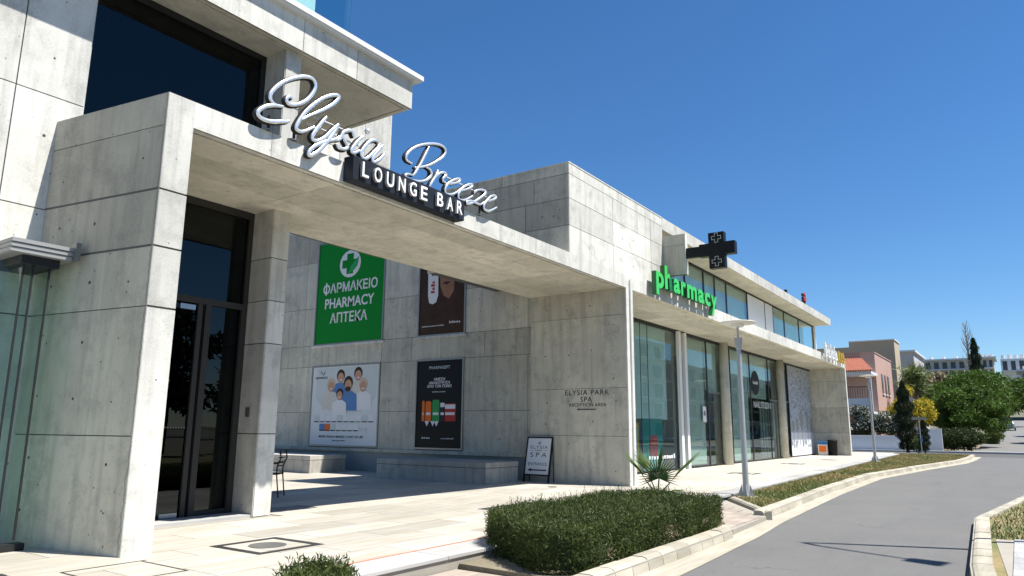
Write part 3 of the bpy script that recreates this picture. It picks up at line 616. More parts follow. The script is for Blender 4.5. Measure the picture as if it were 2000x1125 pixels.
MB().box(22.35, 24.0, gy+.1, gy+.12, .06, 1.75).build('sheet', 'print_teal', tb); MB().box(22.9, 23.2, gy+.09, gy+.098, .55, 1.2).box(23.25, 23.5, gy+.09, gy+.098, .5, 1.2).build('figure_print', 'print_red', tb); MB().box(22.3, 24.05, gy+.06, gy+.16, .013, .06).build('base', 'aluminium', tb)
# upper windows
uy = 9.0
uw = MB().box(20.5, 43.0, uy-.03, uy+.05, 7.17, 7.23).box(20.5, 43.0, uy-.03, uy+.05, 5.45, 5.52).build('window_band', 'frame_dark', ph)
ue = [20.5, 23.5, 25.36, 26.57, 27.93, 30.66, 33.29, 34.64, 36.67, 39.6, 42.9]
for i, (a, b) in enumerate(zip(ue[:-1], ue[1:])):
    MB().box(a+.03, b-.03, uy-.006, uy+.006, 5.52, 7.17).build('pane', 'glass_clear' if i not in (5, 6) else 'blind_white', uw)
    MB().box(b-.03, b+.03, uy-.02, uy+.04, 5.52, 7.17).build('mullion', 'frame_dark', uw)
MB().box(20.5, 43, 13.0, 13.05, 5.45, 7.2).build('upper_partition', 'interior_grey', ph); MB().box(20.5, 33, uy+.10, uy+.11, 5.53, 7.16).build('upper_blind', 'film_grey', ph); MB().box(34.7, 42.8, uy+.5, uy+.51, 5.53, 7.16).build('upper_blind', 'film_teal', ph)
box('end_post', 'white_paint', ph, 43.0, 43.1, 8.9, 9.1, 5.45, 7.24)
# fin and cross
fin = MB().box(19.46, 19.62, 7.40, F+.01, 5.80, 7.0).build('sign_fin', 'joint', ph)
panels(fin, 'concrete_shade', Vector((19.46, F+.01, 5.8)), -YV, ZV, -XV, [0, .69], [0, .88, 1.2], gap=.004); panels(fin, 'concrete', Vector((19.448, 7.40, 5.8)), XV, ZV, -YV, [0, .17], [0, 1.2])

# =================================================================== SIGNS
cs = thing('cross_sign', 'black pharmacy cross sign projecting from a concrete fin', 'sign')
CX0, CX1 = 19.44, 19.66
box('arm', 'cross_black', cs, 19.48, 19.60, 6.96, 7.385, 6.26, 6.56)
c = MB().box(CX0, CX1, 6.26, 6.70, 5.87, 6.90).box(CX0+.002, CX1-.002, 5.96, 6.26, 6.24, 6.60).box(CX0+.002, CX1-.002, 6.70, 6.98, 6.24, 6.60).build('cross_body', 'cross_black', cs)
def led_cross(cy, cz, s):
    mb = MB(); P = [(-1, 3), (1, 3), (1, 1), (3, 1), (3, -1), (1, -1), (1, -3), (-1, -3), (-1, -1), (-3, -1), (-3, 1), (-1, 1)]
    for k in range(12):
        a, b = P[k], P[(k+1) % 12]
        for t in (.0, .4, .75):
            u = a[0]+(b[0]-a[0])*t; v = a[1]+(b[1]-a[1])*t; du, dv = (b[0]-a[0])*.12, (b[1]-a[1])*.12
            y_, z_ = cy-u*s, cz+v*s; mb.box(CX0-.006, CX0-.002, min(y_, y_-du*s)-.008, max(y_, y_-du*s)+.008, min(z_, z_+dv*s)-.008, max(z_, z_+dv*s)+.008)
    mb.build('led_outline', 'led_off', c)
led_cross(6.47, 6.74, .045); led_cross(6.48, 6.06, .045)
gs = thing('pharmacy_letters', 'bright green block letters reading pharmacy on the white fascia', 'sign')
pa, pb = 18.25, 23.3
cu = 'pharmacy'; wts = [1, 1, .98, .72, 1.55, .98, .92, 1.02]; tot = sum(wts); x = pa
for ch, w in zip(cu, wts):
    wd = (pb-pa)*w/tot; base = {'p': 5.08, 'y': 5.08, 'h': 5.33}.get(ch, 5.33); hgt = {'p': .66, 'y': .66, 'h': .68}.get(ch, .43)
    text(ch, Vector((x+wd/2, 7.93, base)), XV, ZV, -YV, wd*.86, hgt, 'neon_green', gs, 'letter', extrude=.14, offset=.035, d=-.03, side='letter_green_side')
    x += wd
MB().box(18.3, 23.2, 7.97, 7.99, 5.40, 5.43).build('mounting_rail', 'frame_grey', gs)
# script sign
def cr(P, n=7):
    P = [Vector((*p, 0)) for p in P]; out = []
    for i in range(len(P)-1):
        p0, p1, p2, p3 = P[max(i-1, 0)], P[i], P[i+1], P[min(i+2, len(P)-1)]
        for k in range(n):
            t = k/n; out.append(.5*((2*p1)+(-p0+p2)*t+(2*p0-5*p1+4*p2-p3)*t*t+(-p0+3*p1-3*p2+p3)*t**3))
    out.append(P[-1]); return out
za = lambda x, y: (490+x/9.373, 140+y/9.373); zb = lambda x, y: (480+x/5.114, 130+y/5.114); zc = lambda x, y: (590+x/8.656, 200+y/8.656); zd = lambda x, y: (780+x/7.5, 270+y/7.5)
SC = {
 'E': (za, [[(770, 510), (740, 465), (690, 460), (655, 505), (670, 565), (730, 602), (810, 605), (910, 585), (1010, 530), (1110, 430), (1180, 300), (1170, 180), (1090, 110), (950, 92), (780, 120), (620, 180), (480, 270), (390, 360), (355, 440), (370, 520), (430, 590), (520, 630), (600, 640)], [(600, 642), (480, 622), (360, 620), (250, 645), (150, 710), (130, 760), (170, 830), (280, 890), (420, 915), (560, 915), (650, 915), (705, 900)]]),
 'l': (zb, [[(560, 530), (640, 490), (760, 440), (860, 385), (920, 330), (930, 295), (880, 285), (790, 310), (690, 370), (600, 450), (540, 530), (505, 600), (515, 632), (560, 650), (620, 635), (690, 600)]]),
 'y': (zb, [[(810, 500), (760, 560), (690, 650), (665, 700), (680, 735), (730, 740), (800, 700), (870, 630), (930, 575)], [(930, 575), (890, 650), (840, 720), (780, 790), (720, 850), (660, 885), (630, 880), (640, 840), (700, 790), (800, 750), (900, 725), (960, 690)]]),
 's': (zc, [[(560, 640), (640, 620), (670, 560), (710, 500), (800, 475), (855, 495), (870, 545), (880, 595)], [(680, 560), (720, 640), (760, 720), (760, 775), (690, 790), (620, 760), (580, 700)]]),
 'i': (zc, [[(1040, 580), (960, 640), (890, 720), (840, 800), (850, 850), (900, 850), (980, 810)]]),
 'a': (zc, [[(1300, 680), (1240, 640), (1150, 660), (1060, 750), (1000, 850), (1020, 930), (1090, 950), (1180, 880), (1270, 780), (1320, 700)], [(1370, 720), (1300, 800), (1220, 900), (1190, 980), (1230, 1010), (1320, 960), (1400, 870)]]),
 'B': (zd, [[(440, 120), (380, 240), (310, 380), (250, 480), (200, 550)], [(190, 370), (120, 330), (100, 270), (150, 190), (260, 120), (400, 85), (540, 85), (640, 120), (680, 190), (640, 270), (560, 330), (450, 390), (330, 420), (230, 430)], [(390, 420), (455, 465), (470, 530), (420, 600), (320, 632), (200, 620), (110, 580), (90, 540), (130, 525), (190, 540)]]),
 'r': (zd, [[(575, 470), (530, 560), (480, 640), (440, 710)], [(460, 680), (530, 570), (600, 512), (665, 505), (690, 540), (645, 585), (645, 630), (690, 655)]]),
 'e': (zd, [[(700, 672), (800, 660), (870, 640), (890, 600), (830, 600), (750, 640), (690, 700), (670, 770), (700, 820), (780, 820), (860, 780), (920, 730)]]),
 'e.': (zd, [[(880, 775), (980, 750), (1050, 720), (1070, 680), (1010, 680), (930, 730), (870, 810), (870, 880), (920, 910), (1000, 890), (1080, 840)]]),
 'z': (zd, [[(1100, 810), (1120, 770), (1200, 755), (1270, 780), (1240, 830), (1150, 900), (1060, 950), (1000, 960), (990, 930), (1060, 920), (1130, 950), (1190, 970), (1250, 930)]]),
 'e..': (zd, [[(1260, 925), (1340, 910), (1410, 880), (1410, 845), (1350, 850), (1290, 910), (1240, 980), (1250, 1040), (1310, 1065), (1380, 1040), (1430, 1010)]]),
}
ss = thing('script_sign', 'silver script letters reading Elysia Breeze standing on the canopy edge', 'sign')
SY = 7.98
for ch, (zf, strokes) in SC.items():
    face = MB(); body = MB()
    for st in strokes:
        w = [ony(*zf(p.x, p.y), SY) for p in cr(st)]
        k = len(w); r0 = .030 if ch in 'Elysia' else .025
        rr = [r0*(.62+.38*min(1, min(i, k-1-i)/(k*.18+.01))) for i in range(k)]
        face.tube(w, rr, 8, 0, True, .55, (0, 1, 0)); body.tube([p+Vector((0, .055, 0)) for p in w], [q_*1.38 for q_ in rr], 8, 0, True, 1.0, (0, 1, 0))
    L = body.build('letter', 'letter_side', ss, smooth=True); face.build('letter_face', 'chrome', L, smooth=True)
dp = ony(*zc(1105, 490), SY)
L = MB().lathe([(0, -.05), (.03, -.04), (.05, 0), (.03, .04), (0, .05)], dp, 12).build('letter_dot', 'chrome', ss, smooth=True)
for px, py in ((531, 240), (580, 270), (697, 312), (733, 320), (800, 352), (830, 365), (869, 390), (905, 402), (942, 418)):
    b = ony(px, py, SY); MB().tube([(b.x, SY+.07, 5.39), (b.x, SY+.07, max(5.6, b.z+.12))], .022, 8).build('support_post', 'letter_side', ss); MB().lathe([(.075, 0), (.075, .015), (.02, .02)], (b.x, SY+.11, 5.392), 12).build('post_foot', 'frame_grey', ss)
for (a, b) in (((560, 205), (690, 262)), ((600, 240), (700, 285)), ((850, 335), (960, 390))):
    p, q_ = ony(*a, SY+.09), ony(*b, SY+.09); MB().tube([p, q_], .012, 6).build('rail', 'frame_white', ss)
# lounge bar board
lg = thing('lounge_bar_board', 'dark sign board with raised white letters reading LOUNGE BAR', 'sign')
BX0, BX1 = 7.10, 9.80
MB().box(BX0, BX1, 7.86, 8.075, 5.075, 5.455).build('board', 'sign_navy', lg, bevel=.008)
xx = BX0+.10; pitch = (BX1-BX0-.14)/9.55
for i, ch in enumerate('LOUNGE BAR'):
    if ch != ' ':
        t = text(ch, Vector((xx+pitch*.38, 7.86, 5.145)), XV, ZV, -YV, pitch*(.60 if ch != 'L' else .5), .235, 'letter_white', lg, 'letter', extrude=.05, offset=.012, d=.012, side='chrome')
    xx += pitch if ch != ' ' else pitch*.55
# far roof letters on slab end
fsn = thing('slab_end_letters', 'blurred white and gold standing letters on the far end of the slab', 'sign')
xx = 40.2
for i, (w, h, mt, bowl) in enumerate(((.62, .78, 'letter_white', 1), (.5, .5, 'letter_white', 1), (.26, .78, 'letter_white', 0), (.5, .52, 'letter_white', 1), (.26, .78, 'letter_white', 0), (.52, .55, 'letter_white', 1), (.5, .62, 'gold', 0), (.5, .60, 'gold', 1), (.52, .62, 'gold', 1))):
    if i == 6: xx += .3
    m = MB().box(xx, xx+.13, 7.85, 7.95, 5.2, 5.2+h)
    if bowl:
        c0 = (xx+w*.5, 5.2+h*.42); m.tube([(c0[0]+w*.30*math.cos(a), 7.90, c0[1]+h*.36*math.sin(a)) for a in [q*6.2832/14 for q in range(15)]], .055, 6, caps=False)
    m.build('letter', mt, fsn); xx += w+.09
for k in range(9): MB().box(40.4+k*.66, 40.43+k*.66, 7.93, 7.96, 5.0, 5.25).build('stand', 'frame_white', fsn)
rs = thing('roof_letter', 'small red letter standing on the flat roof edge', 'sign')
text('a', Vector((37.6, 8.25, 7.78)), XV, ZV, -YV, .55, .42, 'print_red', rs, 'letter', extrude=.12, offset=.02, d=0, side='brown_dark'); MB().box(37.9, 37.95, 8.2, 8.3, 7.6, 7.85).build('stand', 'frame_dark', rs); MB().tube([(36.4, 8.2, 7.62), (37.3, 8.2, 7.70)], .05, 8).build('cable_tray', 'frame_dark', rs)
fl = thing('roof_floodlight', 'small dark floodlight on the roof edge', 'floodlight'); MB().box(34.0, 34.2, 8.15, 8.25, 7.68, 7.80).build('head', 'frame_dark', fl); MB().tube([(34.1, 8.2, 7.6), (34.1, 8.2, 7.75)], .03, 8).build('bracket', 'frame_grey', fl)

# ------------------------------------------------------------------ posters
def poster(name, label, key, mat, frame='frame_grey'):
    y0, y1, z0, z1 = posters[key]; t = thing(name, label, 'poster', 'posters on the courtyard wall')
    fr = MB(); w = .05
    for a in ((y1-w, y0+w, z1, z1+w), (y1-w, y0+w, z0-w, z0), (y0, y0+w, z0, z1), (y1-w, y1, z0, z1)): fr.box(PX-.03, PX+.012, a[0], a[1], a[2], a[3])
    fr.build('frame', frame, t); MB().box(PX-.005, PX+.008, y1, y0, z0, z1).build('sheet', mat, t)
    W_, H_ = y0-y1, z1-z0
    def at(u, v, d=0): return Vector((PX-.005-d, y0-u*W_, z0+v*H_))
    def el(u, v, ru, rv, mat, nm, d, n=18, a0=0, a1=6.2832): MB().poly([at(u+ru*math.cos(a0+(a1-a0)*i/n), v+rv*math.sin(a0+(a1-a0)*i/n), d) for i in range(n)]).build(nm, mat, t)
    def pg(P, mat, nm, d): MB().poly([at(u, v, d) for u, v in P]).build(nm, mat, t)
    def tx(s, u, v, w, h, mat, d=.004, **k): text(s, at(u, v), -YV, ZV, -XV, w*W_, h*H_, mat, t, d=d, **k)
    return t, el, pg, tx
t, el, pg, tx = poster('green_poster', 'green poster with white lettering PHARMACY in three languages', 'green', 'poster_green')
el(.49, .76, .16, .135, 'print_white', 'logo_disc', .004)
pg([(.44, .86), (.54, .86), (.54, .80), (.60, .80), (.60, .72), (.54, .72), (.54, .66), (.44, .66), (.44, .72), (.37, .72), (.37, .80), (.44, .80)], 'poster_green', 'logo_cross', .008)
pg([(.47, .665), (.50, .73), (.56, .78), (.62, .82), (.61, .75), (.57, .70), (.51, .675)], 'print_leaf', 'logo_leaf', .012)
tx('OΑΡΜΑΚΕΙΟ', .50, .49, .82, .10, 'print_white', offset=.02); pg([(.128, .478), (.150, .478), (.150, .602), (.128, .602)], 'print_white', 'lettering_bar', .006); tx('PHARMACY', .50, .34, .74, .10, 'print_white', offset=.02); tx('ΑΠΤΕΚΑ', .50, .195, .56, .10, 'print_white', offset=.02)
t, el, pg, tx = poster('family_poster', 'white poster with a smiling family group and rows of medicine boxes', 'white', 'poster_white')
pg([(.06, .985), (.97, .985), (.97, .62), (.90, .50), (.75, .42), (.5, .39), (.28, .43), (.12, .53), (.06, .60)], 'print_bg', 'printed_room', .003)
def person(u, v, s, hair, top, d, beard=False, longhair=False):
    pg([(u-.13*s, v-.30*s), (u-.12*s, v-.12*s), (u-.05*s, v-.075*s), (u+.05*s, v-.075*s), (u+.12*s, v-.12*s), (u+.13*s, v-.30*s)], top, 'printed_clothes', d)
    el(u, v+.018*s, .062*s, .082*s, hair, 'printed_hair', d+.001); el(u, v-.01*s, .048*s, .068*s, 'print_skin', 'printed_face', d+.002)
    if beard: el(u, v-.05*s, .040*s, .030*s, 'print_beard', 'printed_beard', d+.003)
    else: el(u, v-.035*s, .022*s, .008*s, 'print_white', 'printed_smile', d+.003)
person(.44, .86, 1.0, 'print_hair', 'print_blue', .005); person(.70, .88, 1.0, 'print_hair', 'print_cream', .005)
person(.30, .75, 1.0, 'print_blond', 'print_cream', .009); person(.78, .74, 1.0, 'print_blond', 'print_white', .009); person(.56, .76, 1.1, 'print_hair', 'print_blue', .013, True); person(.44, .63, .85, 'print_hair', 'print_white', .017)
pg([(.11, .905), (.13, .935), (.15, .905), (.16, .905), (.13, .95)], 'print_dark', 'logo_mark', .006); pg([(.15, .91), (.17, .89), (.20, .94), (.185, .94), (.17, .905)], 'print_dark', 'logo_mark', .007)
tx('ADVANCIS', .14, .845, .19, .03, 'print_dark', .008, offset=.02)
for i in range(10): pg([(.06+i*.09, .285), (.14+i*.09, .285), (.14+i*.09, .37+.012*(i % 2)), (.06+i*.09, .37+.012*(i % 2))], 'print_white' if i % 4 else 'print_bg', 'printed_box', .008); pg([(.065+i*.09, .285), (.135+i*.09, .285), (.135+i*.09, .298), (.065+i*.09, .298)], 'print_dark' if i != 7 else 'print_product_green', 'printed_stripe', .010)
for i in range(7): pg([(.15+i*.085, .175), (.23+i*.085, .175), (.23+i*.085, .265), (.15+i*.085, .265)], ('print_blue', 'print_orange', 'print_bg', 'print_white', 'print_white', 'print_white', 'print_white')[i], 'printed_box', .012); pg([(.155+i*.085, .175), (.225+i*.085, .175), (.225+i*.085, .188), (.155+i*.085, .188)], 'print_dark', 'printed_stripe', .014)
pg([(.74, .175), (.86, .175), (.86, .215), (.74, .215)], 'print_bg', 'printed_box', .013)
tx('MORE THAN A BRAND, A WAY OF LIFE', .48, .085, .66, .034, 'print_dark', .006, offset=.02); marks(Vector((PX-.005, 20.36-.46*3.26, .8+.05*2.65)), -YV, ZV, -XV, .65, .035, 'print_dark', t, 14, .006)
t, el, pg, tx = poster('black_poster', 'black poster with a row of orange and green product bottles', 'black', 'poster_black')
tx('PHARMASEPT', .5, .90, .46, .035, 'print_bg'); tx('ΑΜΕΣΗ', .5, .765, .25, .034, 'print_white', offset=.02); tx('ΑΝΑΚΟΥΦΙΣΗ', .5, .725, .46, .034, 'print_white', offset=.02); tx('ΑΠΟ ΤΟΝ ΠΟΝΟ', .5, .685, .54, .034, 'print_white', offset=.02); marks(Vector((PX-.005, 15.42-.5*1.82, .8+.63*2.65)), -YV, ZV, -XV, .55, .04, 'print_bg', t, 10)
for (u0, u1, v1, mt) in ((.13, .19, .54, 'print_orange'), (.21, .34, .53, 'print_orange'), (.36, .52, .545, 'print_product_green'), (.53, .64, .52, 'print_dark'), (.63, .87, .50, 'print_red')):
    pg([(u0, .30), (u1, .30), (u1, v1-.02), (u1-.02, v1), (u0+.02, v1), (u0, v1-.02)], mt, 'printed_bottle', .004); pg([(u0+.01, v1-.06), (u1-.01, v1-.06), (u1-.01, v1-.012), (u0+.01, v1-.012)], 'print_white' if mt in ('print_dark', 'print_red') else mt, 'printed_cap', .007); pg([(u0+.02, .37), (u1-.02, .37), (u1-.02, .40), (u0+.02, .40)], 'print_white', 'printed_band', .009)
for u in (.25, .38, .46): pg([(u-.05, .30), (u, .24), (u+.05, .30)], 'print_white', 'printed_nozzle', .006)
marks(Vector((PX-.005, 15.42-.24*1.82, .8+.10*2.65)), -YV, ZV, -XV, .36, .07, 'print_bg', t, 4); marks(Vector((PX-.005, 15.42-.7*1.82, .8+.10*2.65)), -YV, ZV, -XV, .5, .04, 'print_bg', t, 12)
t, el, pg, tx = poster('brown_poster', 'dark brown poster with lower face and upright white product tube', 'brown', 'print_brown')
pg([(.50, 1), (.74, 1), (.72, .62), (.78, .50), (.76, .36), (.66, .30), (.54, .33), (.46, .42), (.44, .6)], 'print_skin_dark', 'printed_face', .004); pg([(.5, .44), (.6, .425), (.7, .445), (.6, .452)], 'print_hair', 'printed_mouth', .008)
pg([(.38, 1), (.50, 1), (.49, .7), (.42, .68)], 'print_hair', 'printed_hair', .006); pg([(.74, 1), (.98, 1), (.95, .6), (.80, .45), (.70, .62)], 'print_hair', 'printed_hair', .006)
pg([(.17, .80), (.40, .82), (.42, .34), (.38, .28), (.30, .265), (.22, .28), (.19, .34)], 'print_white', 'printed_tube', .010)
marks(Vector((PX-.017, 15.42-.34*1.84, 4.27+.62*3.66)), ZV, YV, -XV, .75, .14, 'print_dark', t, 8); marks(Vector((PX-.017, 15.42-.34*1.84, 4.27+.42*3.66)), ZV, YV, -XV, .42, .16, 'print_red', t, 4)
marks(Vector((PX-.005, 15.42-.80*1.84, 4.27+.085*3.66)), -YV, ZV, -XV, .44, .08, 'print_white', t, 7); marks(Vector((PX-.005, 15.42-.32*1.84, 4.27+.07*3.66)), -YV, ZV, -XV, .92, .044, 'print_bg', t, 18)

# ------------------------------------------------------------------ benches, sandwich board, chair, bins
for (y0, y1, lab) in ((11.2, 15.05, 'long concrete bench below the black poster'), (17.9, 22.5, 'concrete bench below the family poster, partly in sun')):
    b = thing('concrete_bench', lab, 'bench', 'concrete benches along the courtyard wall')
    MB().box(15.06, 16.5, y0, y1, 0, .385).build('base', 'bench_concrete', b); MB().box(15.05, 16.51, y0-.01, y1+.01, .395, .53).build('seat', 'bench_concrete', b, bevel=.012)
    MB().box(15.08, 16.48, y0+.02, y1-.02, .38, .40).build('shadow_gap', 'joint', b)
ab = thing('sandwich_board', 'grey A-frame board pointing to the spa entrance', 'sign')
mat_ab = Matrix.Translation((16.58, 10.68, 0)) @ Matrix.Rotation(math.radians(-92), 4, 'Z')
def abp(u, v, d=0):   # board plane leaning back; u right, v up along board
    tilt = math.radians(11); return mat_ab @ Vector((u, -d*math.cos(tilt)+v*math.sin(tilt), .0+v*math.cos(tilt)+d*math.sin(tilt)))
Ob, Ub, Vb = abp(0, 0), (abp(1, 0)-abp(0, 0)), (abp(0, 1)-abp(0, 0)); Nb = Ub.cross(Vb).normalized(); Ub = Ub*1.22; Vb = Vb*1.14
fr = MB(); hw = .31
for a in ((-hw-.03, -hw, 0, 1.05), (hw, hw+.03, 0, 1.05), (-hw, hw, 1.02, 1.05), (-hw, hw, .15, .18)): fr.slab(Ob, Ub, Vb, Nb, *a, -.02, .02)
fr.build('frame', 'black_metal', ab); MB().slab(Ob, Ub, Vb, Nb, -hw, hw, .18, 1.02, -.01, .008).build('panel', 'poster_white', ab)
lg2 = MB(); base2 = mat_ab @ Vector((0, .5, 0))
for sgn in (-1, 1): lg2.tube([mat_ab @ Vector((sgn*(hw+.015)*1.2, .235, 1.12)), mat_ab @ Vector((sgn*(hw+.015)*1.2, .275, 0))], .012, 6)
lg2.build('rear_frame', 'black_metal', ab)
def abt(s, v, w, h, u=0, **k): text(s, Ob+Ub*u+Vb*v, Ub, Vb, Nb, w, h, 'print_dark', ab, d=.010, **k)
abt('ELYSIA', .77, .46, .075, space=1.2); abt('PARK', .715, .20, .035); abt('SPA', .575, .44, .11, space=1.5); abt('ENTRANCE', .385, .50, .07)
MB().slab(Ob, Ub, Vb, Nb, -.24, -.14, .728, .733, .009, .0105).slab(Ob, Ub, Vb, Nb, .14, .24, .728, .733, .009, .0105).build('rule', 'print_dark', ab)
MB().poly([Ob+Ub*u+Vb*v+Nb*.011 for u, v in ((-.25, .28), (-.15, .32), (-.15, .293), (.25, .293), (.25, .263), (-.15, .263), (-.15, .24))]).build('arrow', 'print_dark', ab)
MB().poly([Ob+Ub*u+Vb*v+Nb*.011 for u, v in ((.0, .865), (.04, .90), (.02, .96), (-.01, .93), (-.05, .89))]).build('flame_mark', 'curtain_grey', ab)
ch = thing('metal_chair', 'black metal chair standing behind the second pillar', 'chair')
cb = onz(546, 970); cm = Matrix.Translation((cb.x-.13, cb.y+.19, 0)) @ Matrix.Rotation(math.radians(125), 4, 'Z')
T = lambda x, y, z: cm @ Vector((x, y, z))
for sx in (-1, 1):
    MB().tube([T(.22, sx*.2, 0), T(.20, sx*.2, .45)], .013, 6).build('leg', 'black_metal', ch)
    MB().tube([T(-.26, sx*.2, 0), T(-.20, sx*.2, .45), T(-.20, sx*.2, .60), T(-.27, sx*.2, .78), T(-.24, sx*.2, .92)], .013, 6).build('leg', 'black_metal', ch)
m = MB(); m.hexa([T(-.22, -.22, .44), T(.23, -.22, .44), T(.23, .22, .44), T(-.22, .22, .44), T(-.22, -.22, .47), T(.23, -.22, .47), T(.23, .22, .47), T(-.22, .22, .47)]); m.build('seat', 'black_metal', ch, bevel=.01)
for z in (.62, .70, .78, .86): MB().tube([T(-.22-.02*(z-.6)*10*.3, -.2, z), T(-.26, 0, z), T(-.22-.02*(z-.6)*10*.3, .2, z)], .012, 6).build('back_rail', 'black_metal', ch)
for sx in (-1, 1): MB().tube([T(-.22, sx*.22, .66), T(.10, sx*.23, .66), T(.20, sx*.2, .45)], .012, 6).build('armrest', 'black_metal', ch)
bn = thing('blue_lidded_bin', 'small bin with blue lid and orange label against the end wall', 'bin')
bc = onz(1607, 886); bx, by = 45.7, 9.45
MB().prism([(bx-.28, by-.26), (bx+.2, by-.26), (bx+.2, by+.26), (bx-.28, by+.26)], 0, .62).build('body', 'print_cream', bn); MB().prism([(bx-.31, by-.29), (bx+.23, by-.29), (bx+.23, by+.29), (bx-.31, by+.29)], .62, .80).build('lid', 'bin_blue', bn, bevel=.03); box('label', 'print_orange', bn, bx-.285, bx-.281, by-.2, by+.2, .2, .55)
b2 = thing('black_bin', 'tall plain black waste bin beside the blue lidded bin', 'bin')
MB().lathe([(.23, 0), (.27, .80), (.28, .80), (.28, .86), (.2, .90)], (45.7, 8.95, 0), 16).build('body', 'bin_black', b2, smooth=True); MB().lathe([(.15, .9), (.15, .905), (.1, .92)], (45.7, 8.95, 0), 14).build('flap', 'frame_dark', b2)

# ------------------------------------------------------------------ lamps
def disc_lamp(pos, H, label, rot=.4):
    t = thing('street_lamp', label, 'street lamp', 'grey disc street lamps along the lawn'); x, y, z = pos
    MB().lathe([(.068, .03), (.062, 1.2), (.050, H-.62), (.065, H-.60), (.095, H-.35)], (x, y, z), 16).build('pole', 'lamp_grey', t, smooth=False)
    MB().box(x-.22, x+.22, y-.22, y+.22, z-.06, z+.03).build('base_plate', 'concrete_shade', t)
    fb = MB()
    for k in range(4):
        a = k*math.pi/2+.4; c_, s_ = math.cos(a), math.sin(a); px, py = -s_*.008, c_*.008
        fb.add([(x+c_*.07-px, y+s_*.07-py, z+.03), (x+c_*.19-px, y+s_*.19-py, z+.03), (x+c_*.08-px, y+s_*.08-py, z+.30), (x+c_*.07+px, y+s_*.07+py, z+.03), (x+c_*.19+px, y+s_*.19+py, z+.03), (x+c_*.08+px, y+s_*.08+py, z+.30)], [(0, 1, 2), (5, 4, 3), (0, 3, 4, 1), (1, 4, 5, 2), (2, 5, 3, 0)])
    fb.build('base_fin', 'lamp_grey', t)
    for s_ in (-1, 1): MB().tube([(x+s_*.03*math.cos(rot), y+s_*.03*math.sin(rot), z+H-.36), (x+s_*.13*math.cos(rot), y+s_*.13*math.sin(rot), z+H-.02)], .018, 8).build('arm', 'lamp_grey', t)
    MB().lathe([(.0, -.03), (.40, -.02), (.42, 0), (.40, .012), (.12, .04), (0, .05)], (x, y, z+H), 32).build('disc', 'lamp_disc', t, smooth=True)
    MB().lathe([(.13, -.10), (.15, -.03)], (x, y, z+H), 16).build('lamp_head', 'frame_white', t)
l1 = onz(1458, 972, -.07); disc_lamp((l1.x, l1.y, -.07), 3.92, 'grey street lamp on the lawn beside the palm hedge')
disc_lamp((39.5, 5.85, -.05), 4.15, 'grey street lamp on the lawn near the end wall and bins')
sn = thing('swan_neck_lamp', 'tall curved-arm street lamp on the roadside sidewalk', 'street lamp')
bx, by = 12.85, -1.25; dz = 1.75; P = [(bx, by, -.05), (bx, by, 5.6+dz), (bx-.02, by-.05, 6.4+dz), (bx-.12, by-.45, 6.75+dz), (bx-.35, by-1.05, 6.75+dz), (bx-.62, by-1.6, 6.55+dz)]
MB().tube(P, [.075, .05, .045, .04, .035, .03], 10).build('pole', 'lamp_grey', sn); MB().lathe([(.11, 0), (.11, .05), (.09, .25)], (bx, by, -.05), 14).build('base', 'lamp_grey', sn)
hd = MB(); hd.hexa([(bx-.95, by-1.85, 6.46+dz), (bx-.55, by-1.95, 6.46+dz), (bx-.48, by-1.5, 6.46+dz), (bx-.80, by-1.45, 6.46+dz), (bx-.90, by-1.80, 6.56+dz), (bx-.60, by-1.88, 6.56+dz), (bx-.52, by-1.52, 6.58+dz), (bx-.76, by-1.48, 6.58+dz)]); hd.build('lamp_head', 'lamp_grey', sn)

# =================================================================== VEGETATION
def leaf_mesh(pts, s, mat, name, parent, aspect=.45, up=0., jitter=1.0):
    v = []; f = []
    for p in pts:
        d = Vector((random.gauss(0, 1), random.gauss(0, 1), random.gauss(0, 1)+up)).normalized(); a = d.orthogonal().normalized(); a.rotate(Quaternion(d, random.uniform(0, 6.28)))
        L = s*random.uniform(.6, 1.35); w = L*aspect; o = len(v); p = Vector(p)
        v += [tuple(p-a*w*.5), tuple(p+d*L*.5-a*w*.15), tuple(p+d*L), tuple(p+d*L*.5+a*w*.5)]; f.append((o, o+1, o+2, o+3))
    me = bpy.data.meshes.new(name); me.from_pydata(v, [], f); me.materials.append(MATS[mat]); o = bpy.data.objects.new(name, me); COL.objects.link(o); o.parent = parent; return o
def sphere_pts(n, c, r, shell=.55):
    out = []
    while len(out) < n:
        d = Vector((random.gauss(0, 1), random.gauss(0, 1), random.gauss(0, 1))).normalized(); k = (shell+(1-shell)*random.random())
        out.append((c[0]+d.x*r[0]*k, c[1]+d.y*r[1]*k, c[2]+d.z*r[2]*k))
    return out
def trunk(mb, base, top, r, limbs, spread):
    base, top = Vector(base), Vector(top); mid = base.lerp(top, .5)+Vector((random.uniform(-.1, .1), random.uniform(-.1, .1), 0))
    mb.tube([base, mid, top], [r, r*.8, r*.6], 8)
    for k in range(limbs):
        a = 6.283*k/limbs+random.uniform(-.3, .3); e = top+Vector((math.cos(a)*spread*random.uniform(.5, .9), math.sin(a)*spread*random.uniform(.5, .9), spread*random.uniform(.4, .9)))
        mb.tube([base.lerp(top, random.uniform(.6, .98)), top.lerp(e, .5)+Vector((0, 0, .1)), e], [r*.45, r*.3, r*.12], 6)
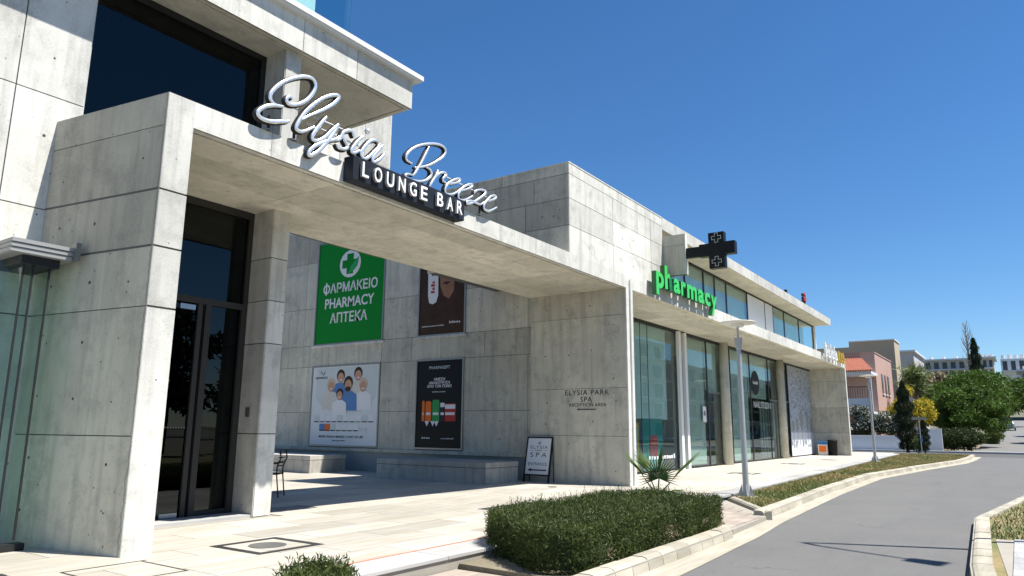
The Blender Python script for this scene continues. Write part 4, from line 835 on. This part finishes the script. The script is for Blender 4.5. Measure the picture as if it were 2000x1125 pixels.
def round_tree(name, label, c, R, zb, ztop, mat, nclump=26, leaves=9000, s=.30, group=None, tr=.18):
    t = thing(name, label, 'tree', group); mb = MB(); x, y, z = c; h = ztop-zb
    trunk(mb, (x, y, z), (x, y, zb+h*.25), tr, 6, R*.7); mb.build('trunk', 'bark', t, smooth=True)
    pts = []
    for k in range(nclump):
        a = random.uniform(0, 6.283); q = math.sqrt(random.random())*.80; e = random.uniform(.12, .95); rad = math.sqrt(max(.05, 1-(max(0, e-.25)/.75)**2))
        cc = (x+math.cos(a)*q*R*rad, y+math.sin(a)*q*R*rad, zb+h*(e*.82+.05)); rr = R*random.uniform(.20, .34)
        pts += sphere_pts(leaves//nclump, cc, (rr, rr, rr*.62), .5)
    leaf_mesh(pts, s, mat, 'crown', t, .6); return t
def cypress(label, c, h, r, n=5000, s=.16):
    t = thing('cypress_tree', label, 'tree', 'cypress trees'); x, y, z = c
    MB().tube([(x, y, z), (x, y, z+h*.8)], [r*.18, r*.05], 7).build('trunk', 'bark', t)
    pts = []
    for k in range(n):
        u = random.random()**.85; rr = r*(math.sin(math.pi*min(1, (u*.93+.07))**.75)**.7)*(1+.25*math.sin(u*31+random.random())); a = random.uniform(0, 6.283); q = .55+.45*random.random()
        pts.append((x+math.cos(a)*rr*q, y+math.sin(a)*rr*q, z+.12+u*h))
    leaf_mesh(pts, s, 'cypress_leaf', 'crown', t, .35, 2.2)
# hedge
hg = thing('clipped_hedge', 'dense clipped rosemary-like hedge behind the pale kerb', 'hedge')
HP = [(6.75, 4.25), (6.95, 3.92), (11.3, 3.92), (11.6, 4.1), (11.75, 4.3), (11.75, 5.45), (11.3, 5.75), (8.0, 5.75), (7.5, 5.5)]
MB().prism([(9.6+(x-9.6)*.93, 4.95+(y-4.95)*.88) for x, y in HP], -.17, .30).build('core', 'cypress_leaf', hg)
pts = []
hx0, hx1, hy0, hy1 = 6.7, 11.8, 3.85, 5.8
while len(pts) < 30000:
    x = random.uniform(hx0, hx1); y = random.uniform(hy0, hy1)
    if inpoly(x, y, HP): pts.append((x, y, .33+.05*math.sin(x*3.1)*math.cos(y*4.3)+random.gauss(0, .025)))
for (a, b) in zip(HP, HP[1:]+HP[:1]):
    L = math.hypot(b[0]-a[0], b[1]-a[1])
    for k in range(int(L*5200)):
        u = random.random(); z = random.uniform(-.16, .37); nx, ny = (b[1]-a[1])/L, -(b[0]-a[0])/L; o_ = random.gauss(.0, .03)+.02*math.sin(u*L*7)
        pts.append((a[0]+(b[0]-a[0])*u+nx*o_, a[1]+(b[1]-a[1])*u+ny*o_, z))
leaf_mesh(pts, .055, 'hedge_leaf', 'foliage', hg, .28, .6)
spr = []
for k in range(420):
    x = random.uniform(hx0, hx1); y = random.uniform(hy0, hy1)
    if inpoly(x, y, HP):
        hh = random.uniform(.05, .16); lx, ly = random.gauss(0, .03), random.gauss(0, .03)
        spr += [(x+lx*t+random.gauss(0, .006), y+ly*t+random.gauss(0, .006), .36+hh*t) for t in [q/9 for q in range(10)]]
leaf_mesh(spr, .04, 'hedge_leaf', 'sprigs', hg, .25, 1.4)
dead = []
for k in range(9):
    u = random.random(); x = 7.0+u*4.2; y = 3.91; dead += sphere_pts(90, (x, y-.02, random.uniform(-.12, .12)), (.16, .04, .08), .2)
leaf_mesh(dead, .05, 'dry_leaf', 'dead_patches', hg, .3, .4)
tw = MB()
for k in range(60):
    x = 7.0+random.random()*4.2; y = 3.92; tw.tube([(x, y+.06, -.17), (x+random.gauss(0, .05), y+.01, random.uniform(0, .15))], .006, 4)
tw.build('stems', 'bark', hg)
bed = struct(MB().prism([(6.62, 3.78), (8.4, 3.8), (11.1, 3.84), (11.4, 4.0), (11.4, 5.34), (6.70, 5.34)], -.28, -.10).build('planting_bed', 'ground_soil'))
# low shrub bottom left
sh = thing('low_shrub', 'low leafy shrub in front of the terrace below the drain inlay', 'shrub')
pts = []
for k in range(10): pts += sphere_pts(1000, (random.uniform(3.85, 4.75), random.uniform(4.9, 5.25), .02+random.uniform(-.05, .06)), (.28, .2, .22), .4)
leaf_mesh(pts, .06, 'hedge_leaf', 'foliage', sh, .35, .8); MB().tube([(4.3, 5.05, -.28), (4.3, 5.05, .05)], .03, 6).build('stem', 'bark', sh)
for k in range(4):
    sp_ = thing('seedling_shoot', 'thin dark shoot poking up at the terrace edge', 'plant', 'shoots at the terrace edge'); x0, y0 = 3.35+k*.16, 5.38-.03*k
    MB().tube([(x0, y0, -.05), (x0+.01, y0, .10)], .006, 5).build('stem', 'hedge_leaf', sp_); leaf_mesh([(x0, y0, .04+.015*j) for j in range(7)], .05, 'hedge_leaf', 'leaves', sp_, .5, 1.)
# fan palm
pm = thing('fan_palm', 'young fan palm growing out of the hedge', 'palm')
pc = Vector((11.75, 5.12, .22)); MB().tube([pc-Vector((0, 0, .5)), pc+Vector((0, 0, .12))], [.07, .05], 8).build('trunk', 'bark', pm)
def fan(dirv, stem, R, nseg, spread, droop):
    dirv = Vector(dirv).normalized(); b = pc+Vector((0, 0, .08)); hub = b+dirv*stem; side = dirv.cross(ZV).normalized(); upv = side.cross(dirv).normalized(); mb = MB(); mb.tube([b, hub], [.014, .009], 5)
    for k in range(nseg):
        a = (k/(nseg-1)-.5)*spread; d = (dirv*math.cos(a)+side*math.sin(a)).normalized(); L = R*(1-.18*abs(a)/(spread/2))*random.uniform(.9, 1.05); w = .013; wv = (side*math.cos(a)-dirv*math.sin(a))*w; lift = upv*.03
        m_ = hub+d*L*.40+upv*(.015); tip = hub+d*L-upv*droop*random.uniform(.5, 1.3)
        o = len(mb.v); mb.v += [tuple(hub), tuple(m_-wv), tuple(m_+upv*.012), tuple(m_+wv), tuple(tip)]; mb.f += [(o, o+1, o+2), (o, o+2, o+3), (o+1, o+4, o+2), (o+2, o+4, o+3)]; mb.m += [0]*4
    mb.build('frond', 'palm_leaf', pm)
# ---- fronds
vr, vf = Vector((.57, -.82, 0)), Vector((.82, .57, 0))
fan(ZV*1.0+vr*.05-vf*.25, .30, .47, 26, 3.8, .03); fan(ZV*1.0-vr*.75, .34, .66, 20, 1.2, .02); fan(ZV*.95+vr*.95, .32, .78, 16, .5, .01); fan(ZV*1.0+vf*.3-vr*.35, .42, .52, 20, 1.7, .03); fan(ZV*1.0+vr*.12, .40, .5, 16, 1.2, .02); fan(ZV*.25-vr*1.0-vf*.2, .2, .36, 14, 1.5, .06); fan(ZV*.3+vr*.9-vf*.4, .18, .36, 14, 1.5, .06)

# =================================================================== BACKGROUND RIGHT
vw = thing('boundary_wall', 'low white rendered wall across the side street', 'wall'); MB().box(66, 66.25, 7.6, 18, -.3, 1.02).build('wall_body', 'white_render', vw); MB().box(65.97, 66.28, 7.58, 18, 1.02, 1.08).build('coping', 'white_paint', vw)
struct(MB().box(65, 66, 4.5, 30, -.3, -.05).build('pavement', 'edge_stone'))
gw = thing('garden_wall', 'short pale garden wall behind the small cypress', 'wall'); MB().box(67, 67.2, 5.0, 7.0, -.3, 1.6).build('wall_body', 'white_render', gw); MB().box(66.97, 67.23, 4.97, 7.03, 1.6, 1.65).build('coping', 'white_paint', gw)
# pink house
pk = thing('pink_house', 'pink rendered house with tiled porch roof and balcony', 'house')
MB().box(75, 86, 10.43, 22, -.3, 8.65).build('wall', 'pink_render', pk); MB().box(74.95, 86.05, 10.38, 22, 8.65, 8.75).build('parapet', 'pink_render', pk)
for x0 in (78.2, 80.2, 82.2):
    w = MB().box(x0, x0+1.0, 10.40, 10.44, 5.0, 6.9).build('window', 'window_dark', pk); MB().box(x0-.08, x0+1.08, 10.33, 10.43, 4.88, 4.99).build('sill', 'white_paint', w); MB().box(x0+.46, x0+.54, 10.38, 10.399, 5.0, 6.9).build('glazing_bar', 'white_paint', w)
MB().box(74.93, 74.99, 12.2, 12.9, 7.0, 7.7).build('wall_ornament', 'brown_dark', pk)
MB().box(71.6, 75, 10.5, 16, 2.9, 3.15).build('balcony_floor', 'white_render', pk); bp_ = MB().box(71.5, 71.65, 10.5, 16, 3.15, 4.3).build('balcony_parapet', 'white_render', pk)
for k in range(26): MB().box(71.55, 71.58, 10.55+k*.2, 10.58+k*.2, 4.3, 5.3).build('railing_bar', 'frame_dark', bp_)
MB().box(71.53, 71.6, 10.5, 16, 5.3, 5.36).build('handrail', 'frame_dark', bp_)
MB().box(71.6, 71.8, 10.4, 10.6, -.3, 6.6).build('porch_column', 'white_render', pk); MB().box(71.4, 75, 10.3, 16, 6.45, 6.7).build('porch_beam', 'white_render', pk)
MB().box(74.9, 74.98, 13.0, 14.2, 3.2, 5.9).build('balcony_door', 'window_dark', pk)
tl = MB().add([(71.2, 10.2, 6.72), (71.2, 16.2, 6.72), (75, 16.2, 8.2), (75, 11.6, 8.2)], [(0, 1, 2, 3)]).build('roof', 'roof_tile', pk)
for k in range(30):
    y0 = 10.3+k*.2; a = .0 if y0 > 11.6 else (11.6-y0)/1.4
    MB().tube([(71.15, y0, 6.76), (75-3.8*a*.95, y0, 6.76+1.48*(1-a*.95))], .085, 6).build('roof_tile_row', 'roof_tile', tl)
be = thing('beige_house', 'taller beige rendered house with stepped parapet behind the pink house', 'house')
MB().box(95, 99.5, 11.0, 26, -.3, 11.4).box(95, 99.5, 11.0, 15.9, 11.4, 12.0).build('wall', 'beige_render', be); MB().box(94.9, 99.6, 10.9, 15.9, 12.0, 12.12).build('parapet', 'white_paint', be); MB().box(96.0, 99.6, 10.5, 11, 4.0, 4.25).build('balcony', 'white_render', be); MB().box(96.5, 98.5, 10.97, 11.01, 5, 7).build('window', 'window_dark', be)
gb = thing('grey_house', 'pale grey flat-roofed house partly hidden by the spiky tree', 'house'); MB().box(120, 134, 11.5, 20, 0, 12.9).build('wall', 'far_render', gb); MB().box(119.7, 134, 11.2, 20, 12.9, 13.15).build('roof', 'white_render', gb); MB().box(122, 130, 11.15, 11.5, 8.6, 8.85).build('balcony', 'white_render', gb); MB().box(124, 127, 11.46, 11.52, 9, 11.2).build('window', 'window_dark', gb)
# hill and far buildings
hv = []; hf = []; nx, ny = 24, 40
for i in range(nx+1):
    for j in range(ny+1):
        x = 150+i*28; y = -260+j*14; z = -.4+max(0, (x-160))*.075*(1-.25*math.sin(y*.013))+1.2*math.sin(x*.05+y*.07); hv.append((x, y, min(z, 34)))
for i in range(nx):
    for j in range(ny): a = i*(ny+1)+j; hf.append((a, a+ny+1, a+ny+2, a+1))
struct(MB().add(hv, hf).build('hill', 'hill_soil', smooth=True))
def block(name, label, x, y0, y1, z0, z1, floors, bays, mat='far_render', roof=True):
    t = thing(name, label, 'building', 'apartment blocks on the hill'); MB().box(x, x+14, y0, y1, z0-8, z1).build('wall', mat, t); fh = (z1-z0)/floors; bw = (y1-y0)/bays
    if roof: MB().box(x-1.2, x+15, y0-.8, y1+.8, z1, z1+.5).build('roof', 'white_render', t)
    for f_ in range(floors):
        MB().box(x-1.6, x, y0, y1, z0+f_*fh-.15, z0+f_*fh+.12).build('balcony', 'white_render', t)
        for b_ in range(bays): MB().box(x-.05, x+.02, y0+(b_+.22)*bw, y0+(b_+.78)*bw, z0+f_*fh+.35, z0+f_*fh+fh*.82).build('window', 'window_dark', t)
    for k in range(4): MB().lathe([(.6, 0), (.6, 1.3)], (x+6, y0+(k+.5)*(y1-y0)/4, z1+.5), 8).build('water_tank', 'white_render', t)
    return t
block('apartment_block', 'wide pale apartment block with balconies on the hill left of the cypress', 280, 9.5, 24, 18.6, 24.8, 2, 6)
block('apartment_block', 'narrow pale apartment block with balconies on the hill right of the cypress', 276, 4.2, 9.0, 18.4, 24.6, 2, 3)
block('apartment_block', 'boxy white building on the hill above the far street', 300, -4.5, 2.6, 22, 26.2, 1, 3, 'white_render', False)
block('apartment_block', 'grey building low on the hill at the end of the street', 230, -12, -2.0, 8.5, 17.0, 3, 4)
wt = MB()
fcy = lambda: None
cypress('tall dark cypress on the skyline beside the bare tree', (180, 5.9, 9.5), 11.0, 1.15, 6000, .5)
bt = thing('bare_tree', 'tall leafless poplar on the skyline', 'tree'); mb = MB(); bx, by = 181, 6.75
mb.tube([(bx, by, 8), (bx, by+.2, 17), (bx, by+.5, 24.5)], [.25, .16, .04], 6)
for k in range(70):
    z = random.uniform(11, 23.5); a = random.uniform(0, 6.283); L = (25-z)*.14+.5; mb.tube([(bx, by+.02*(z-8), z), (bx+math.cos(a)*L*.6, by+.02*(z-8)+math.sin(a)*L*.6, z+L*1.3), (bx+math.cos(a)*L*.8, by+.02*(z-8)+math.sin(a)*L*.8, z+L*2.2)], [.06, .04, .015], 4)
mb.build('trunk', 'bare_bark', bt)
# far street
lane = []; 
for i in range(12):
    x0, x1 = 66+i*12, 66+(i+1)*12; z = lambda x: -.12+max(0, x-72)*.031; lane.append(((x0, z(x0)), (x1, z(x1))))
mb = MB()
for (a, b) in lane: mb.poly([(a[0], 3.1-(a[0]-66)*.008, a[1]), (a[0], -5.5, a[1]), (b[0], -5.5, b[1]), (b[0], 3.1-(b[0]-66)*.008, b[1])])
struct(mb.build('street', 'lane_paving'))
struct(MB().box(65.0, 66.4, -12, 4.5, -.3, -.04).build('crossing_kerb', 'edge_stone'))
car = thing('parked_car', 'grey car parked far up the tree-lined street', 'car'); cx, cy, cz = 128, 1.2, 1.62
MB().hexa([(cx, cy-.85, cz+.3), (cx+4.2, cy-.85, cz+.3), (cx+4.2, cy+.85, cz+.3), (cx, cy+.85, cz+.3), (cx+.1, cy-.85, cz+.95), (cx+4.1, cy-.85, cz+.95), (cx+4.1, cy+.85, cz+.95), (cx+.1, cy+.85, cz+.95)]).hexa([(cx+.9, cy-.8, cz+.95), (cx+3.7, cy-.8, cz+.95), (cx+3.7, cy+.8, cz+.95), (cx+.9, cy+.8, cz+.95), (cx+1.5, cy-.65, cz+1.45), (cx+3.2, cy-.65, cz+1.45), (cx+3.2, cy+.65, cz+1.45), (cx+1.5, cy+.65, cz+1.45)]).build('body', 'car_paint', car, bevel=.08)
MB().add([(cx+.88, cy-.7, cz+1.0), (cx+.88, cy+.7, cz+1.0), (cx+1.42, cy+.6, cz+1.4), (cx+1.42, cy-.6, cz+1.4)], [(0, 1, 2, 3)]).build('windscreen', 'window_dark', car)
for dx in (.8, 3.4):
    for s_ in (-.86, .86): MB().tube([(cx+dx, cy+s_-.1, cz+.3), (cx+dx, cy+s_+.1, cz+.3)], .31, 12).build('wheel', 'tyre', car)
for s_ in (-.6, .6): MB().box(cx-.01, cx+.05, cy+s_-.15, cy+s_+.15, cz+.65, cz+.8).build('headlight', 'letter_white', car)
# trees
round_tree('round_tree', 'broad dense green tree over the corner of the far street', (77, 3.75, -.2), 3.75, 1.2, 5.8, 'tree_leaf', 70, 36000, .26)
round_tree('round_tree', 'taller domed green tree behind the broad corner tree', (91, 4.2, -.1), 4.8, 2.6, 8.2, 'tree_leaf', 70, 30000, .32)
round_tree('street_tree', 'dark green tree on the near right side of the far street', (88, -3.6, 0), 2.8, 1.9, 6.8, 'tree_leaf_dark', 40, 18000, .28)
round_tree('street_tree', 'dark green tree farther up on the right of the street', (106, -4.4, .8), 3.2, 3.2, 9.0, 'tree_leaf_dark', 24, 8000, .4)
round_tree('street_tree', 'small dark tree up the street on the left, behind the domed tree', (118, 5.0, 1.2), 3.6, 3, 9.5, 'tree_leaf_dark', 22, 7000, .42)
round_tree('street_tree', 'dark tree closing the view at the top of the street', (150, 1.0, 2.2), 6, 4.2, 12, 'tree_leaf', 24, 8000, .55)
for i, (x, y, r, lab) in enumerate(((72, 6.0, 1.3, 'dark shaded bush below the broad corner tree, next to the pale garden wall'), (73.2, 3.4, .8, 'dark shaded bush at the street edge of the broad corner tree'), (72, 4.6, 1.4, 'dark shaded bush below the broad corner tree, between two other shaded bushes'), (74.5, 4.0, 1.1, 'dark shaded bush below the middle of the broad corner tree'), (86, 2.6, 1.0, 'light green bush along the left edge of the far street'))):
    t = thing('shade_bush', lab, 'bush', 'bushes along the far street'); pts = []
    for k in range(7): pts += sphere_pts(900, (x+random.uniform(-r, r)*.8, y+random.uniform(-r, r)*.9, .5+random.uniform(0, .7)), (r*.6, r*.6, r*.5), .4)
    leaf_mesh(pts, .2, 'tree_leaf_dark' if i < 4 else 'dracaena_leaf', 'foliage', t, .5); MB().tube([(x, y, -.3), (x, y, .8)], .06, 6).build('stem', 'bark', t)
cypress('large columnar cypress at the end of the lawn', (60.5, 6.75, -.1), 4.9, .70, 15000, .17); cypress('small slim cypress beside the signpost at the end of the lawn', (59.5, 5.55, -.1), 2.2, .36, 5000, .13)
t = thing('corner_shrub', 'small green shrub at the foot of the large cypress', 'shrub'); leaf_mesh(sphere_pts(1500, (60.1, 6.0, .5), (.5, .45, .65), .4), .13, 'dracaena_leaf', 'foliage', t, .5); MB().tube([(60.1, 6.0, -.1), (60.1, 6, .5)], .04, 6).build('stem', 'bark', t)
for (c, r, lab, n) in (((70.5, 8.45, 3.35), (1.2, .95, 1.25), 'yellow-flowering rounded bush against the pink house', 3200), ((71, 6.7, 3.1), (1.5, 1.35, 1.3), 'larger yellow-flowering bush right of the cypress', 4200), ((73.5, 7.9, 5.0), (.7, .6, .7), 'small yellow-green bush below the spiky tree', 1200)):
    t = thing('yellow_bush', lab, 'bush', 'yellow flowering bushes'); pts = []
    for k in range(8): pts += sphere_pts(n//8, (c[0]+random.uniform(-.5, .5)*r[0], c[1]+random.uniform(-.5, .5)*r[1], c[2]+random.uniform(-.5, .5)*r[2]), [q_*.6 for q_ in r], .45)
    leaf_mesh(pts, .2, 'yellow_leaf', 'flowers', t, .5, -.8); leaf_mesh(pts[::3], .22, 'dracaena_leaf', 'foliage', t, .5); MB().tube([(c[0], c[1], -.3), (c[0], c[1], c[2])], [.12, .06], 6).build('trunk', 'bark', t)
for (yc, lab, n, z1) in ((10.6, 'white-flowering oleander behind the boundary wall beside the end wall', 11000, 3.7), (8.6, 'white-flowering oleander behind the boundary wall beside the cypress', 9500, 3.2)):
    t = thing('oleander_bush', lab, 'bush', 'white oleander bushes behind the wall'); pts = []
    for k in range(12): pts += sphere_pts(n//12, (67.6+random.uniform(-.5, .6), yc+random.uniform(-1.0, 1.0), random.uniform(.9, z1-.5)), (.75, .6, .55), .4)
    leaf_mesh(pts, .2, 'oleander_leaf', 'foliage', t, .35); leaf_mesh([p for p in pts if p[2] > 1.5 and random.random() < .22], .15, 'white_flower', 'flowers', t, .8); MB().tube([(67.6, yc, -.3), (67.6, yc, 1.4)], .08, 6).build('stem', 'bark', t)
dt = thing('spiky_tree', 'spiky-leaved green tree in front of the beige house', 'tree'); pts = []
MB().tube([(82, 7.9, -.2), (82, 7.95, 5.8)], [.25, .16], 8).build('trunk', 'bark', dt)
v = MB()
for k in range(900):
    hub = Vector((82+random.gauss(0, .5), 7.95+random.gauss(0, .5), 6.0+random.uniform(-.6, 1.6))); d = Vector((random.gauss(0, 1), random.gauss(0, 1), random.gauss(.35, .8))).normalized(); a = d.orthogonal().normalized()*.05; L = random.uniform(.7, 1.3)
    o = len(v.v); v.v += [tuple(hub-a), tuple(hub+a), tuple(hub+d*L)]; v.f.append((o, o+1, o+2)); v.m.append(0)
v.build('crown', 'dracaena_leaf', dt)
round_tree('dry_tree', 'brownish dry-leaved tree right of the spiky tree', (92, 6.9, 0), 2.6, 4.0, 8.3, 'dry_leaf', 16, 3500, .35); round_tree('street_tree', 'dark green tree behind the yellow bushes', (84, 6.2, 0), 2.0, 1.5, 5.8, 'tree_leaf_dark', 18, 5000, .3)
sgp = thing('street_sign', 'thin signpost with dark plate beside the small cypress', 'sign'); MB().tube([(58, 5.62, -.1), (58, 5.62, 2.3)], .03, 8).build('post', 'lamp_grey', sgp); MB().box(57.96, 57.99, 5.15, 6.05, 2.2, 2.4).build('plate', 'frame_grey', sgp); MB().box(57.95, 57.97, 5.5, 5.62, .7, 1.0).build('sticker', 'print_blue', sgp)
# apartment block across the road (seen mirrored in the shop glass)
ap = thing('opposite_block', 'white apartment block with balconies across the road, mirrored in the shop glass', 'building')
MB().box(62, 110, -36, -26, 0, 15).build('wall', 'white_render', ap)
for f_ in range(5):
    MB().box(61, 111, -26, -24.4, f_*3-.1, f_*3+.15).build('balcony', 'white_paint', ap)
    for k in range(10): MB().box(63+k*4.8, 65.4+k*4.8, -26.02, -25.95, f_*3+.4, f_*3+2.4).build('window', 'window_dark', ap)

for k, (x, y, R_) in enumerate(((4, -17, 4.2), (13, -18, 4.6), (22, -17, 4.0), (31, -19, 4.8), (41, -18, 4.3), (51, -19, 4.6))):
    round_tree('roadside_tree', 'leafy tree in the row across the road, mirrored in the entrance glass', (x, y, -.1), R_, 1.6, 8.2, 'tree_leaf_dark', 18, 3200, .55, 'row of trees across the road')

a2 = thing('grey_apartment_row', 'long grey apartment row across the road, mirrored in the shop glass', 'building')
MB().box(118, 215, -40, -28, 0, 13).build('wall', 'far_render', a2)
for f_ in range(4):
    MB().box(117, 216, -28, -26.6, f_*3.2-.1, f_*3.2+.2).build('balcony', 'white_render', a2)
    for k in range(16): MB().box(120+k*6, 123+k*6, -28.02, -27.95, f_*3.2+.5, f_*3.2+2.5).build('window', 'window_dark', a2)

for k, (x, y, zb, R_) in enumerate(((215, -6, 5.5, 5), (222, 2, 7, 5), (226, 9, 8.5, 5.5), (232, 16, 10, 6), (236, 23, 11, 6), (205, 12, 6, 5))):
    round_tree('hill_tree', ('dark tree on the hillside right of the skyline cypress', 'dark tree on the hillside below the skyline cypress', 'dark tree on the hillside below the wide apartment block', 'dark tree on the hillside at the left end of the wide apartment block', 'dark hillside tree above the brownish dry tree', 'low dark hillside tree above the domed green tree')[k], (x, y, zb-4), R_, zb, zb+7.5, 'tree_leaf_dark', 22, 5000, .9, 'trees on the hillside')
